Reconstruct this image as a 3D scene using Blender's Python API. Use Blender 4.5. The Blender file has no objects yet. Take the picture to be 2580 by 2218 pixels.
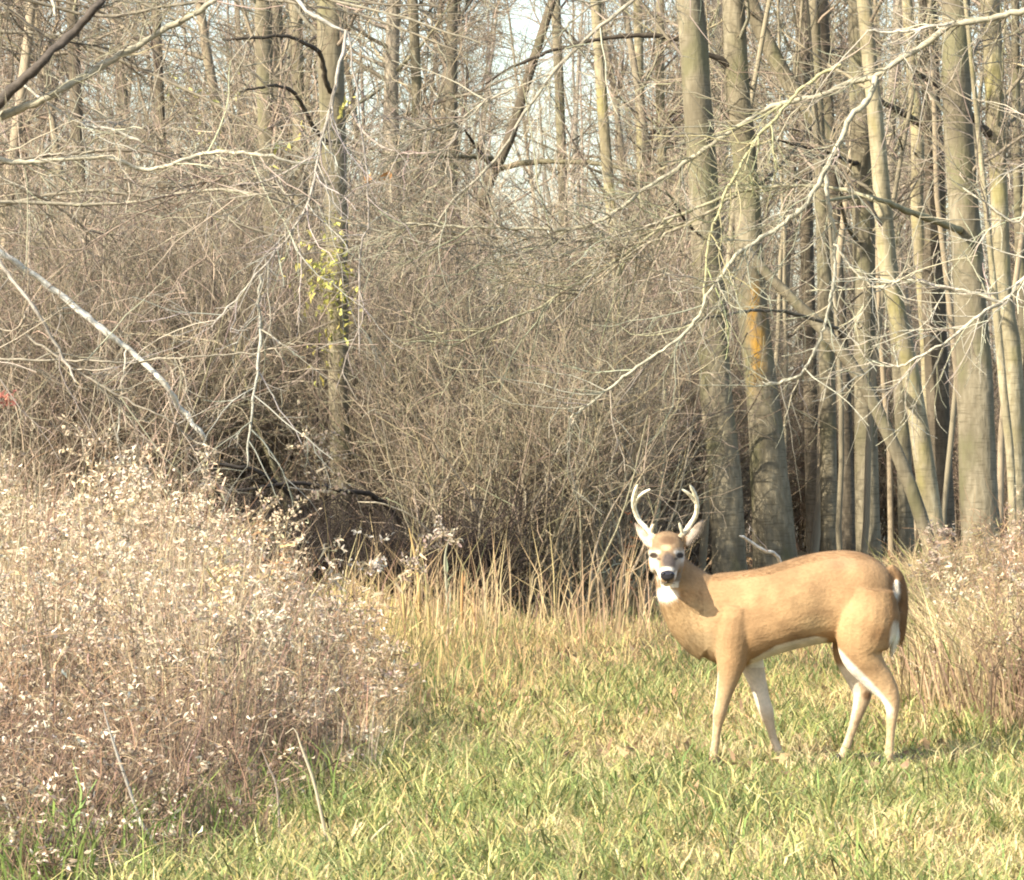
import bpy, math
import numpy as np
from mathutils import Vector

# ------------------------------------------------------------------ camera, sky, sun, exposure
scene = bpy.context.scene
COL = scene.collection
FPX, HOR, EYE = 13600.0, 1050.0, 1.6        # focal length in photo pixels, horizon row, eye height

cam_d = bpy.data.cameras.new('camera'); cam = bpy.data.objects.new('camera', cam_d); COL.objects.link(cam)
cam_d.sensor_fit = 'HORIZONTAL'; cam_d.sensor_width = 36.0
cam_d.lens = FPX / 2580.0 * 36.0
cam_d.clip_start = 0.5; cam_d.clip_end = 6000
cam.location = (0, 0, EYE)
cam.rotation_euler = (math.pi / 2 - (1109 - HOR) / FPX, 0, 0)
scene.camera = cam

SUN_AZ, SUN_EL = math.radians(52), math.radians(33)   # sun behind the viewer's left shoulder
to_sun = Vector((-math.sin(SUN_AZ) * math.cos(SUN_EL), -math.cos(SUN_AZ) * math.cos(SUN_EL), math.sin(SUN_EL)))
world = bpy.data.worlds.new('World'); scene.world = world; world.use_nodes = True
wn = world.node_tree; wn.nodes.clear()
sky = wn.nodes.new('ShaderNodeTexSky'); sky.sky_type = 'NISHITA'; sky.sun_disc = False
sky.sun_elevation = SUN_EL; sky.sun_rotation = math.pi + SUN_AZ
sky.air_density = 1.0; sky.dust_density = 1.5
bg = wn.nodes.new('ShaderNodeBackground'); bg.inputs['Strength'].default_value = 0.15
wo = wn.nodes.new('ShaderNodeOutputWorld')
wn.links.new(sky.outputs[0], bg.inputs[0]); wn.links.new(bg.outputs[0], wo.inputs[0])
sun_d = bpy.data.lights.new('sun', 'SUN'); sun_d.energy = 4.6; sun_d.angle = math.radians(0.53)
sun_d.color = (1.0, 0.92, 0.79)
sun = bpy.data.objects.new('sun', sun_d); COL.objects.link(sun)
sun.rotation_euler = to_sun.to_track_quat('Z', 'Y').to_euler(); sun.location = (-20, -20, 30)

scene.view_settings.view_transform = 'Standard'
try: scene.view_settings.look = 'None'
except Exception: pass
scene.view_settings.gamma = 1.0
scene.view_settings.use_curve_mapping = False
scene.view_settings.exposure = 1.12
scene.cycles.filter_width = 2.0
scene.cycles.max_bounces = 5; scene.cycles.diffuse_bounces = 3
scene.cycles.transmission_bounces = 3; scene.cycles.glossy_bounces = 2
scene.cycles.use_denoising = True

# ------------------------------------------------------------------ helpers
RNG = np.random.default_rng(11)

def P(px, py, Y):
    """a point of the place: photo pixel seen at depth Y"""
    return np.array([(px - 1290.0) / FPX * Y, Y, EYE + (HOR - py) / FPX * Y])

def GX(px, Y): return (px - 1290.0) / FPX * Y

def gz(x, y):
    return -0.02 + 0.03 * np.sin(x * 1.3 + 0.7) * np.cos(y * 0.55) + 0.02 * np.sin(x * 0.6 + y * 0.9)

def nrm(a):
    return a / np.maximum(np.linalg.norm(a, axis=-1, keepdims=True), 1e-9)

class Geo:
    """collects quads / tris with a colour per vertex and builds ONE mesh"""
    def __init__(s): s.v, s.c, s.f, s.n = [], [], [], 0
    def add(s, V, F, C):
        V = np.asarray(V, float).reshape(-1, 3); C = np.asarray(C, float)
        if C.ndim == 1: C = np.tile(C, (len(V), 1))
        s.v.append(V); s.c.append(C[:, :3]); s.f.append(np.asarray(F, np.int64) + s.n); s.n += len(V)
    def tubes(s, PP, RR, n=3, C=(.2, .2, .2)):
        PP = np.asarray(PP, float); RR = np.asarray(RR, float)
        if PP.ndim == 2: PP = PP[None]; RR = RR[None]
        M, k, _ = PP.shape
        T = np.gradient(PP, axis=1); T = nrm(T)
        D = nrm(PP[:, -1] - PP[:, 0])
        ref = np.where(np.abs(D[:, 2:3]) < 0.8, np.array([[0, 0, 1.0]]), np.array([[0, 1.0, 0]]))
        U = nrm(np.cross(T, ref[:, None, :])); W = np.cross(T, U)
        a = np.arange(n) * 2 * math.pi / n
        V = PP[:, :, None, :] + RR[:, :, None, None] * (np.cos(a)[None, None, :, None] * U[:, :, None, :] + np.sin(a)[None, None, :, None] * W[:, :, None, :])
        idx = np.arange(M * k * n).reshape(M, k, n)
        A = idx[:, :-1]; B = idx[:, 1:]
        F = np.stack([A, np.roll(A, -1, 2), np.roll(B, -1, 2), B], -1).reshape(-1, 4)
        C = np.asarray(C, float)
        if C.ndim == 2 and len(C) == M: C = np.repeat(C, k * n, axis=0)
        s.add(V.reshape(-1, 3), F, C)
    def leaves(s, pos, d, L, Wd, C, curl=0.5):
        """bent blades of two quads: pos (N,3), direction d, length, width"""
        N = len(pos); d = nrm(d)
        r = RNG.normal(size=(N, 3)); side = nrm(np.cross(d, r)); up = np.cross(side, d)
        L = np.broadcast_to(L, (N,))[:, None]; Wd = np.broadcast_to(Wd, (N,))[:, None]
        cu = (RNG.random((N, 1)) * curl + curl * .4) * L
        m = pos + d * L * .55 + up * cu * .25; t = pos + d * L * .95 - up * cu * .55
        V = np.stack([pos - side * Wd * .15, pos + side * Wd * .15, m - side * Wd * .5, m + side * Wd * .5,
                      t - side * Wd * .12, t + side * Wd * .12], 1)
        i = np.arange(N)[:, None] * 6
        F = np.concatenate([i + np.array([[0, 1, 3, 2]]), i + np.array([[2, 3, 5, 4]])])
        C = np.asarray(C, float)
        if C.ndim == 2: C = np.repeat(C, 6, axis=0)
        s.add(V.reshape(-1, 3), F, C)
    def build(s, name, mat, parent=None, base=None, smooth=True):
        o = bpy.data.objects.new(name, s.mesh(name, mat, base, smooth)); COL.objects.link(o)
        if parent is not None: o.parent = parent
        elif base is not None: o.location = base
        return o
    def mesh(s, name, mat, base=None, smooth=True):
        V = np.concatenate(s.v); C = np.concatenate(s.c)
        if base is not None: V = V - np.asarray(base, float)[None]
        me = bpy.data.meshes.new(name)
        loops = np.concatenate([f.reshape(-1) for f in s.f])
        tot = np.concatenate([np.full(len(f), f.shape[1]) for f in s.f])
        st = np.concatenate([[0], np.cumsum(tot)[:-1]])
        me.vertices.add(len(V)); me.vertices.foreach_set('co', V.astype(np.float32).ravel())
        me.loops.add(len(loops)); me.loops.foreach_set('vertex_index', loops.astype(np.int32))
        me.polygons.add(len(tot)); me.polygons.foreach_set('loop_start', st.astype(np.int32))
        me.polygons.foreach_set('use_smooth', np.full(len(tot), smooth, dtype=bool))
        ca = me.color_attributes.new('tone', 'FLOAT_COLOR', 'POINT')
        ca.data.foreach_set('color', np.concatenate([np.clip(C, 0, 1), np.ones((len(C), 1))], 1).astype(np.float32).ravel())
        me.update(calc_edges=True)
        me.materials.append(mat)
        return me

def tag(o, label=None, cat=None, group=None, kind=None):
    if label: o['label'] = label
    if cat: o['category'] = cat
    if group: o['group'] = group
    if kind: o['kind'] = kind
    return o

def thing(name, loc, label, cat, group=None):
    o = bpy.data.objects.new(name, None); COL.objects.link(o)
    o.location = [float(v) for v in loc]; o.empty_display_size = .2
    return tag(o, label, cat, group)

def spline(pts, n):
    """Catmull-Rom through pts, n samples"""
    p = np.asarray(pts, float)
    q = np.vstack([2 * p[0] - p[1], p, 2 * p[-1] - p[-2]])
    seg = np.linalg.norm(np.diff(p, axis=0), axis=1); s = np.concatenate([[0], np.cumsum(seg)])
    u = np.linspace(0, s[-1], n); i = np.clip(np.searchsorted(s, u, 'right') - 1, 0, len(p) - 2)
    t = ((u - s[i]) / np.maximum(seg[i], 1e-9))[:, None]
    a, b, c, d = q[i], q[i + 1], q[i + 2], q[i + 3]
    return .5 * (2 * b + (c - a) * t + (2 * a - 5 * b + 4 * c - d) * t ** 2 + (3 * b - a - 3 * c + d) * t ** 3)

def grow(rng, st, d, L, k, wander=.25, bias=(0, 0, 0.0)):
    """batch of wandering polylines"""
    M = len(st); L = np.broadcast_to(L, (M,))[:, None] / (k - 1)
    out = [np.asarray(st, float)]; d = nrm(np.asarray(d, float)); b = np.asarray(bias, float)
    for _ in range(k - 1):
        d = nrm(d + rng.normal(size=(M, 3)) * wander + b)
        out.append(out[-1] + d * L)
    return np.stack(out, 1)

def pick(rng, PP, RR, N, tmin=.2, tmax=1.0):
    """N random points on the polylines with tangent and radius there"""
    M, k, _ = PP.shape
    m = rng.integers(0, M, N); t = (tmin + (tmax - tmin) * rng.random(N)) * (k - 1) * .999
    i = t.astype(int); f = (t - i)[:, None]
    p = PP[m, i] * (1 - f) + PP[m, i + 1] * f
    return p, nrm(PP[m, i + 1] - PP[m, i]), RR[m, i] * (1 - f[:, 0]) + RR[m, i + 1] * f[:, 0]

def off(rng, t, ang):
    """directions leaving tangent t at about ang"""
    r = nrm(np.cross(t, rng.normal(size=t.shape)))
    a = (ang * (0.6 + .8 * rng.random(len(t))))[:, None]
    return np.cos(a) * t + np.sin(a) * r

def taper(r0, r1, k):
    r0 = np.atleast_1d(r0)[:, None]; r1 = np.atleast_1d(r1)[:, None]
    return r0 + (r1 - r0) * np.linspace(0, 1, k)[None]

def mixc(a, b, t):
    a = np.asarray(a, float); b = np.asarray(b, float); return a + (b - a) * np.asarray(t)[..., None]

def vary(rng, c, N, v=.2, h=.045):
    c = np.asarray(c, float)
    c = np.tile(c, (N, 1)) if c.ndim == 1 else c
    return np.clip(c * (1 + v * rng.normal(size=(N, 1))) * (1 + h * rng.normal(size=(N, 3))), .004, .95)

# ------------------------------------------------------------------ materials
def new_mat(name):
    m = bpy.data.materials.new(name); m.use_nodes = True
    nt = m.node_tree; nt.nodes.clear()
    return m, nt, nt.nodes.new, nt.links.new

def tone_mat(name, rough=.85, transl=0.0, nscale=0.0, namp=0.3, bump=0.0, spec=.2, stretch=(1, 1, 1), tint=None, rnd=0.0, fleck=None):
    """colour from the mesh's own tone, broken up by noise; optional translucency"""
    m, nt, N, Lk = new_mat(name)
    at = N('ShaderNodeAttribute'); at.attribute_name = 'tone'
    col = at.outputs['Color']; nz = None
    if nscale:
        tc = N('ShaderNodeTexCoord'); mp = N('ShaderNodeMapping'); mp.inputs['Scale'].default_value = stretch
        nz = N('ShaderNodeTexNoise'); nz.inputs['Scale'].default_value = nscale; nz.inputs['Detail'].default_value = 6
        Lk(tc.outputs['Object'], mp.inputs[0]); Lk(mp.outputs[0], nz.inputs['Vector'])
        mr = N('ShaderNodeMapRange'); mr.inputs[1].default_value = .3; mr.inputs[2].default_value = .7
        mr.inputs[3].default_value = 1 - namp; mr.inputs[4].default_value = 1 + namp
        Lk(nz.outputs[0], mr.inputs[0])
        vm = N('ShaderNodeVectorMath'); vm.operation = 'SCALE'; Lk(col, vm.inputs[0]); Lk(mr.outputs[0], vm.inputs['Scale'])
        col = vm.outputs[0]
        if fleck:
            n2 = N('ShaderNodeTexNoise'); n2.inputs['Scale'].default_value = fleck[1]; n2.inputs['Detail'].default_value = 5
            Lk(tc.outputs['Object'], n2.inputs['Vector'])
            r2 = N('ShaderNodeMapRange'); r2.inputs[1].default_value = fleck[2]; r2.inputs[2].default_value = fleck[2] + .1
            r2.inputs[4].default_value = fleck[3]
            Lk(n2.outputs[0], r2.inputs[0])
            mx = N('ShaderNodeMix'); mx.data_type = 'RGBA'; mx.inputs['B'].default_value = (*fleck[0], 1)
            Lk(r2.outputs[0], mx.inputs['Factor']); Lk(col, mx.inputs['A']); col = mx.outputs['Result']
    if rnd:
        oi = N('ShaderNodeObjectInfo'); mr = N('ShaderNodeMapRange')
        mr.inputs[3].default_value = 1 - rnd; mr.inputs[4].default_value = 1 + rnd
        Lk(oi.outputs['Random'], mr.inputs[0])
        vm = N('ShaderNodeVectorMath'); vm.operation = 'SCALE'; Lk(col, vm.inputs[0]); Lk(mr.outputs[0], vm.inputs['Scale'])
        col = vm.outputs[0]
    pb = N('ShaderNodeBsdfPrincipled'); pb.inputs['Roughness'].default_value = rough
    pb.inputs['Specular IOR Level'].default_value = spec
    Lk(col, pb.inputs['Base Color'])
    if bump and nz is not None:
        bp = N('ShaderNodeBump'); bp.inputs['Strength'].default_value = bump; bp.inputs['Distance'].default_value = .02
        Lk(nz.outputs[0], bp.inputs['Height']); Lk(bp.outputs[0], pb.inputs['Normal'])
    out = N('ShaderNodeOutputMaterial'); sh = pb.outputs[0]
    if transl:
        tr = N('ShaderNodeBsdfTranslucent'); Lk(col, tr.inputs['Color'])
        ms = N('ShaderNodeMixShader'); ms.inputs[0].default_value = transl
        Lk(sh, ms.inputs[1]); Lk(tr.outputs[0], ms.inputs[2]); sh = ms.outputs[0]
    Lk(sh, out.inputs[0])
    return m

def bark_mat(name, a, b, moss, moss_at=.52, bump=.8, lichen=None):
    """smooth grey-olive bark: fine mottling, faint horizontal bands, greenish algae"""
    m, nt, N, Lk = new_mat(name)
    tc = N('ShaderNodeTexCoord')
    def noise(scale, st, det=6):
        mp = N('ShaderNodeMapping'); mp.inputs['Scale'].default_value = st
        nz = N('ShaderNodeTexNoise'); nz.inputs['Scale'].default_value = scale; nz.inputs['Detail'].default_value = det
        Lk(tc.outputs['Object'], mp.inputs[0]); Lk(mp.outputs[0], nz.inputs['Vector']); return nz
    def mix(f, A, B):
        mx = N('ShaderNodeMix'); mx.data_type = 'RGBA'
        Lk(f, mx.inputs['Factor'])
        for s, v in (('A', A), ('B', B)):
            if isinstance(v, tuple): mx.inputs[s].default_value = (*v, 1)
            else: Lk(v, mx.inputs[s])
        return mx.outputs['Result']
    def rng_(s, lo, hi, o0=0., o1=1.):
        r = N('ShaderNodeMapRange'); Lk(s, r.inputs[0])
        for i, v in zip((1, 2, 3, 4), (lo, hi, o0, o1)): r.inputs[i].default_value = v
        return r.outputs[0]
    n1 = noise(26, (1, 1, .35)); n2 = noise(4, (1, 1, .35)); n3 = noise(14, (.5, .5, 4.5), 4); n4 = noise(3.1, (1, 1, .5), 8)
    c = mix(rng_(n1.outputs[0], .35, .65), a, b)
    c = mix(rng_(n2.outputs[0], .42, .62, 0, .75), c, tuple(x * .62 for x in a))
    c = mix(rng_(n3.outputs[0], .55, .66, 0, .6), c, tuple(x * .5 for x in a))
    c = mix(rng_(n4.outputs[0], moss_at, moss_at + .12, 0, .7), c, moss)
    if lichen:                        # orange crust in one band of the trunk: (z0, z1, colour)
        sp = N('ShaderNodeSeparateXYZ'); Lk(tc.outputs['Object'], sp.inputs[0])
        up = rng_(sp.outputs[2], lichen[0], lichen[0] + .3); dn = rng_(sp.outputs[2], lichen[1] - .3, lichen[1], 1, 0)
        fx = rng_(sp.outputs[0], lichen[3] - .11, lichen[3]); fx2 = rng_(sp.outputs[0], lichen[3] + .01, lichen[3] + .12, 1, 0)
        n5 = noise(7, (1, 1, .45), 8)
        def mul(p, q):
            mm = N('ShaderNodeMath'); mm.operation = 'MULTIPLY'; Lk(p, mm.inputs[0]); Lk(q, mm.inputs[1]); return mm.outputs[0]
        c = mix(mul(mul(mul(up, dn), mul(fx, fx2)), rng_(n5.outputs[0], .44, .58)), c, lichen[2])
    pb = N('ShaderNodeBsdfPrincipled'); pb.inputs['Roughness'].default_value = .9; pb.inputs['Specular IOR Level'].default_value = .15
    Lk(c, pb.inputs['Base Color'])
    bp = N('ShaderNodeBump'); bp.inputs['Strength'].default_value = bump; bp.inputs['Distance'].default_value = .015
    Lk(n1.outputs[0], bp.inputs['Height']); Lk(bp.outputs[0], pb.inputs['Normal'])
    out = N('ShaderNodeOutputMaterial'); Lk(pb.outputs[0], out.inputs[0])
    return m

M_twig = tone_mat('twig_bark', .85, rnd=.18)
M_branch = tone_mat('branch_bark', .8, nscale=30, namp=.3, bump=.3)
M_leaf = tone_mat('dry_leaf', .8, transl=.25)
M_grass = tone_mat('grass_blade', .6, transl=.3, spec=.3)
M_weed = tone_mat('dry_weed', .85, transl=.22)
M_fur = tone_mat('deer_coat', .8, nscale=95, namp=.10, bump=.22, spec=.12, stretch=(.6, 1, .8))
M_hair = tone_mat('deer_hair', .7, transl=.4, spec=.25)
M_antler = tone_mat('antler_bone', .5, nscale=70, namp=.18, bump=.2, spec=.4)
M_dark = tone_mat('wet_dark_skin', .25, spec=.6)
M_hoof = tone_mat('hoof_horn', .5)
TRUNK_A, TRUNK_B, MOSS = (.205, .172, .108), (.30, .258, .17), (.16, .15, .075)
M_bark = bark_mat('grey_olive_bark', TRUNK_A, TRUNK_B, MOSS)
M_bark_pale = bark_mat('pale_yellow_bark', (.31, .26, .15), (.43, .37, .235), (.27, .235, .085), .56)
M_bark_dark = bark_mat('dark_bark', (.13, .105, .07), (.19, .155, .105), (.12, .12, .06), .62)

# ------------------------------------------------------------------ ground
def ground():
    xs = np.concatenate([[-3000, -800, -200, -60], np.linspace(-25, 25, 101), [60, 200, 800, 3000]])
    ys = np.concatenate([[-3000, -600, -100, -20], np.linspace(0, 140, 141), [200, 400, 900, 3500]])
    X, Y = np.meshgrid(xs, ys); near = (np.abs(X) < 26) & (Y > -1) & (Y < 141)
    Z = np.where(near, gz(X, Y), 0)
    V = np.stack([X, Y, Z], -1).reshape(-1, 3); nx = len(xs); i = np.arange(len(V)).reshape(len(ys), nx)
    F = np.stack([i[:-1, :-1], i[:-1, 1:], i[1:, 1:], i[1:, :-1]], -1).reshape(-1, 4)
    m, nt, N, Lk = new_mat('meadow_soil')
    tc = N('ShaderNodeTexCoord'); n1 = N('ShaderNodeTexNoise'); n1.inputs['Scale'].default_value = 1.2; n1.inputs['Detail'].default_value = 9
    n2 = N('ShaderNodeTexNoise'); n2.inputs['Scale'].default_value = 35; n2.inputs['Detail'].default_value = 6
    Lk(tc.outputs['Object'], n1.inputs['Vector']); Lk(tc.outputs['Object'], n2.inputs['Vector'])
    r1 = N('ShaderNodeValToRGB'); e = r1.color_ramp.elements
    e[0].position = .35; e[0].color = (.10, .085, .035, 1); e[1].position = .65; e[1].color = (.17, .125, .06, 1)
    mx = N('ShaderNodeMix'); mx.data_type = 'RGBA'; mx.blend_type = 'MULTIPLY'; mx.inputs['Factor'].default_value = .7
    r2 = N('ShaderNodeValToRGB'); r2.color_ramp.elements[0].position = .3; r2.color_ramp.elements[0].color = (.3, .3, .3, 1); r2.color_ramp.elements[1].position = .65
    Lk(n1.outputs[0], r1.inputs[0]); Lk(n2.outputs[0], r2.inputs[0]); Lk(r1.outputs[0], mx.inputs['A']); Lk(r2.outputs[0], mx.inputs['B'])
    pb = N('ShaderNodeBsdfPrincipled'); pb.inputs['Roughness'].default_value = .95; Lk(mx.outputs['Result'], pb.inputs['Base Color'])
    bp = N('ShaderNodeBump'); bp.inputs['Distance'].default_value = .05; Lk(n2.outputs[0], bp.inputs['Height']); Lk(bp.outputs[0], pb.inputs['Normal'])
    out = N('ShaderNodeOutputMaterial'); Lk(pb.outputs[0], out.inputs[0])
    g = Geo(); g.add(V, F, (.15, .12, .06)); tag(g.build('ground', m), kind='structure', label='meadow and woodland floor under grass and leaf litter')
ground()

# ------------------------------------------------------------------ smooth value noise for patches
def vnoise(x, y, s, seed=0):
    rg = np.random.default_rng(seed); T = rg.random((64, 64))
    x = np.asarray(x) / s + 31.7; y = np.asarray(y) / s + 17.3
    i = np.floor(x).astype(int); j = np.floor(y).astype(int); u = x - i; v = y - j
    u = u * u * (3 - 2 * u); v = v * v * (3 - 2 * v)
    g = lambda a, b: T[a % 64, b % 64]
    return (g(i, j) * (1 - u) + g(i + 1, j) * u) * (1 - v) + (g(i, j + 1) * (1 - u) + g(i + 1, j + 1) * u) * v

# edge of the two weed patches on the ground, as photo columns for each depth
def left_edge(Y): return np.interp(Y, [17, 18.6, 20, 21.8, 24, 26, 29, 32, 36, 40], [200, 330, 510, 680, 800, 815, 790, 740, 610, 480])
def right_edge(Y): return np.interp(Y, [24, 25.5, 27, 29, 32, 36, 40, 44], [2900, 2700, 2470, 2370, 2330, 2310, 2300, 2300])

GAPS = [(325, 480), (845, 935), (1205, 1350), (1465, 1535), (2035, 2115), (2436, 2482)]
def in_gap(px, m=0): return any(a - m < px < b + m for a, b in GAPS)
# ------------------------------------------------------------------ woodland behind: background trees and shrubs
def proto_tree(seed, H, r, nb, nt_, ntw, low=.12, tone=(.235, .19, .13)):
    rng = np.random.default_rng(seed)
    k = 14
    st = np.array([[0, 0, -.1]]); tr = grow(rng, st, np.array([[rng.normal() * .06, rng.normal() * .06, 1]]), H, k, .045, (0, 0, .05))
    rt = taper([r], [r * .25], k)
    G1 = Geo(); G1.tubes(tr, rt, 8, vary(rng, tone, 1, .1, .015))
    G2 = Geo()
    p, t, rr = pick(rng, tr, rt, nb, low, .98)
    L = H * .125 * (.5 + rng.random(nb)) * (1.1 - (p[:, 2] / H) * .6)
    br = grow(rng, p, off(rng, t, np.full(nb, 1.0)), L, 7, .14, (0, 0, .06)); rb = taper(np.minimum(rr * .5, .03), np.full(nb, .004), 7)
    G2.tubes(br, rb, 4, vary(rng, tone, nb, .2))
    p, t, rr = pick(rng, br, rb, nt_, .1, 1); L = .5 + .9 * rng.random(nt_)
    b2 = grow(rng, p, off(rng, t, np.full(nt_, .8)), L, 5, .2, (0, 0, .03)); r2 = taper(np.minimum(rr * .7, .009), np.full(nt_, .003), 5)
    G2.tubes(b2, r2, 3, vary(rng, np.array(tone) * 1.08, nt_, .25))
    p, t, rr = pick(rng, b2, r2, ntw, .1, 1); L = .2 + .45 * rng.random(ntw)
    b3 = grow(rng, p, off(rng, t, np.full(ntw, .75)), L, 4, .22, (0, 0, .02)); r3 = taper(np.full(ntw, .0045), np.full(ntw, .002), 4)
    G2.tubes(b3, r3, 3, vary(rng, np.array(tone) * 1.15, ntw, .28))
    return G1, G2

def proto_shrub(seed, H, ns, nb, ntw, spread=.35, tone=(.205, .165, .112), thick=1.0):
    rng = np.random.default_rng(seed); k = 9
    a = rng.random(ns) * 6.283; rad = spread * np.sqrt(rng.random(ns)) * .6
    st = np.stack([rad * np.cos(a), rad * np.sin(a), np.full(ns, -.05)], -1)
    d = np.stack([np.cos(a) * spread * .9, np.sin(a) * spread * .9, np.ones(ns)], -1)
    L = H * (.55 + .5 * rng.random(ns))
    s = grow(rng, st, d, L, k, .10, (0, 0, .03)); rs = taper((.007 + .011 * rng.random(ns)) * thick, np.full(ns, .003 * thick), k)
    G1 = Geo(); G1.tubes(s, rs, 4, vary(rng, tone, ns, .22))
    G2 = Geo()
    p, t, rr = pick(rng, s, rs, nb, .12, 1); L = (.35 + .8 * rng.random(nb)) * H / 3
    b = grow(rng, p, off(rng, t, np.full(nb, .7)), L, 6, .2, (0, 0, .05)); rb = taper(np.minimum(rr * .75, .007), np.full(nb, .0025), 6)
    G2.tubes(b, rb, 3, vary(rng, np.array(tone) * 1.08, nb, .25))
    p, t, rr = pick(rng, b, rb, ntw, .05, 1); L = .12 + .36 * rng.random(ntw)
    b3 = grow(rng, p, off(rng, t, np.full(ntw, .8)), L, 4, .25, (0, 0, .02)); r3 = taper(np.full(ntw, .0036), np.full(ntw, .0018), 4)
    G2.tubes(b3, r3, 3, vary(rng, np.array(tone) * 1.18, ntw, .3))
    return G1, G2

def plant_copies(name, protos, parts, spots, labelfn, cat, group, mats):
    """protos: list of meshes tuples (one per part); spots: (x, y, scale, rot, proto)"""
    out = []
    for i, (x, y, s, r, j, zs) in enumerate(spots):
        e = thing(name, (x, y, float(gz(x, y))), labelfn(i, x, y), cat, group)
        e.rotation_euler = (0, 0, r); e.scale = (s, s, s * zs)
        for pn, me in zip(parts, protos[j]):
            c = bpy.data.objects.new(pn, me); COL.objects.link(c); c.parent = e
        out.append(e)
    return out

def meshes(protos, names, mats):
    return [tuple(G.mesh(n, m) for G, n, m in zip(p, names, mats)) for p in protos]

tree_protos = meshes([proto_tree(101, 13, .09, 46, 420, 2100), proto_tree(102, 12, .07, 44, 420, 2200, .1, (.28, .23, .155)),
                      proto_tree(103, 14, .11, 50, 440, 2200, .16, (.21, .175, .12)), proto_tree(104, 10, .055, 44, 420, 2200, .08, (.26, .205, .15)),
                      proto_tree(105, 15, .13, 40, 380, 1800, .2, (.33, .28, .19))], ('trunk', 'crown'), (M_twig, M_twig))
for tp in tree_protos: pass
rng = np.random.default_rng(5)
spots = []
for i in range(92):
    y = 60 + 70 * (i + rng.random()) / 92
    px = -260 + 3100 * ((i * .6180339) % 1.0) + rng.normal() * 60
    if in_gap(px, 30): continue
    spots.append((GX(px, y), y, .75 + .5 * rng.random(), rng.random() * 6.28, i % 5, 1.0))
plant_copies('background_tree', tree_protos, ('trunk', 'crown'), spots,
             lambda i, x, y: 'slender bare tree deep in the hazy brown woods behind the thicket', 'tree', 'bare trees deep in the woods', None)

spots = []
for i in range(13):
    px = 1720 + 860 * ((i * .618 + .05) % 1.0); y = 52 + 11 * ((i * .7548) % 1.0)
    spots.append((GX(px, y), y, .8 + .4 * rng.random(), rng.random() * 6.28, i % 2, 1.0))
plant_copies('thin_sapling', meshes([proto_tree(111, 9, .034, 12, 40, 110, .3, (.30, .25, .17)), proto_tree(112, 10, .042, 12, 40, 110, .3, (.36, .30, .19))], ('trunk', 'crown'), (M_twig, M_twig)), ('trunk', 'crown'), spots, lambda i, x, y: 'thin bare sapling squeezed between the large right-hand trunks', 'sapling', 'thin saplings between the right-hand trunks', None)
shrub_protos = meshes([proto_shrub(201, 3.6, 20, 260, 1900, .40), proto_shrub(202, 3.0, 26, 260, 1900, .55, (.225, .175, .118)),
                       proto_shrub(203, 4.2, 16, 260, 1900, .32, (.185, .152, .104)), proto_shrub(204, 2.4, 30, 240, 1700, .6, (.23, .172, .118))],
                      ('stems', 'twigs'), (M_twig, M_twig))
spots = []
for i in range(70):
    y = 41.5 + 12 * ((i * .7548777) % 1.0)
    px = 330 + 1420 * ((i * .5698403 + .13) % 1.0)
    if px > 1480: y = max(y, 53.5 + .5 * (i % 3))
    if y < 43.5 and px < 700: y += 3
    if 640 < px < 1010: y = max(y, 44 + (i % 4))
    s = (.55 + .34 * rng.random()) * (1.25 if i % 9 == 0 else 1)
    spots.append((GX(px, y), y, s, rng.random() * 6.28, i % 4, 1.0))
NS1 = len(spots)
for i in range(22):                       # between and behind the big trunks
    y = 60 + 8 * rng.random(); px = 1720 + 950 * ((i * .618) % 1.0)
    spots.append((GX(px, y), y, .65 + .3 * rng.random(), rng.random() * 6.28, i % 4, 1.0))
NS2 = len(spots)
for i in range(22):                       # left wall of brush behind the weeds
    y = 42 + 8 * rng.random(); px = -150 + 560 * ((i * .618) % 1.0)
    spots.append((GX(px, y), y, .6 + .35 * rng.random(), rng.random() * 6.28, (i + 1) % 4, 1.0))
SHRUB_LABEL = lambda i, x, y: ('bare brown shrub of many thin stems in the thicket behind the grass' if i < NS1 else
                               'bare brown brush filling the gaps behind the large trunks' if i < NS2 else
                               'bare tangled brush standing behind the dead weeds')
SH = plant_copies('bare_shrub', shrub_protos, ('stems', 'twigs'), spots, SHRUB_LABEL, 'shrub', 'bare shrubs of the thicket', None)
for i, e in enumerate(SH):
    e['group'] = 'bare shrubs of the thicket' if i < NS1 else 'brush behind the large trunks' if i < NS2 else 'brush behind the dead weeds'

under = meshes([proto_shrub(221, 4.9, 6, 110, 620, .55, (.33, .265, .185)), proto_shrub(222, 4.3, 7, 110, 620, .7, (.27, .215, .155)), proto_shrub(223, 5.2, 5, 100, 560, .5, (.37, .30, .21))],
               ('stems', 'twigs'), (M_twig, M_twig))
spots = []
for i in range(34):
    px = -180 + 1700 * ((i * .618 + .21) % 1.0); y = 40.5 + 13 * ((i * .7548) % 1.0)
    if px > 1350: y = max(y, 52.5)
    if 560 < px < 1090: y = max(y, 44.5 + (i % 3))
    if 1170 < px < 1370 or 290 < px < 470: continue
    spots.append((GX(px, y), y, .75 + .4 * rng.random(), rng.random() * 6.28, i % 3, 1.0))
plant_copies('understory_tree', under, ('stems', 'twigs'), spots, lambda i, x, y: 'tall many-stemmed bare bush whose twigs tangle in front of the woods', 'tree', 'tall bushes tangled before the woods', None)
crook = meshes([proto_shrub(241, 3.4, 3, 22, 90, .75, (.34, .29, .20), 2.1), proto_shrub(242, 2.8, 2, 18, 70, .9, (.27, .22, .14), 2.4), proto_shrub(243, 3.8, 3, 26, 90, .6, (.20, .165, .115), 2.6)],
               ('stems', 'twigs'), (M_twig, M_twig))
spots = []
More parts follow.
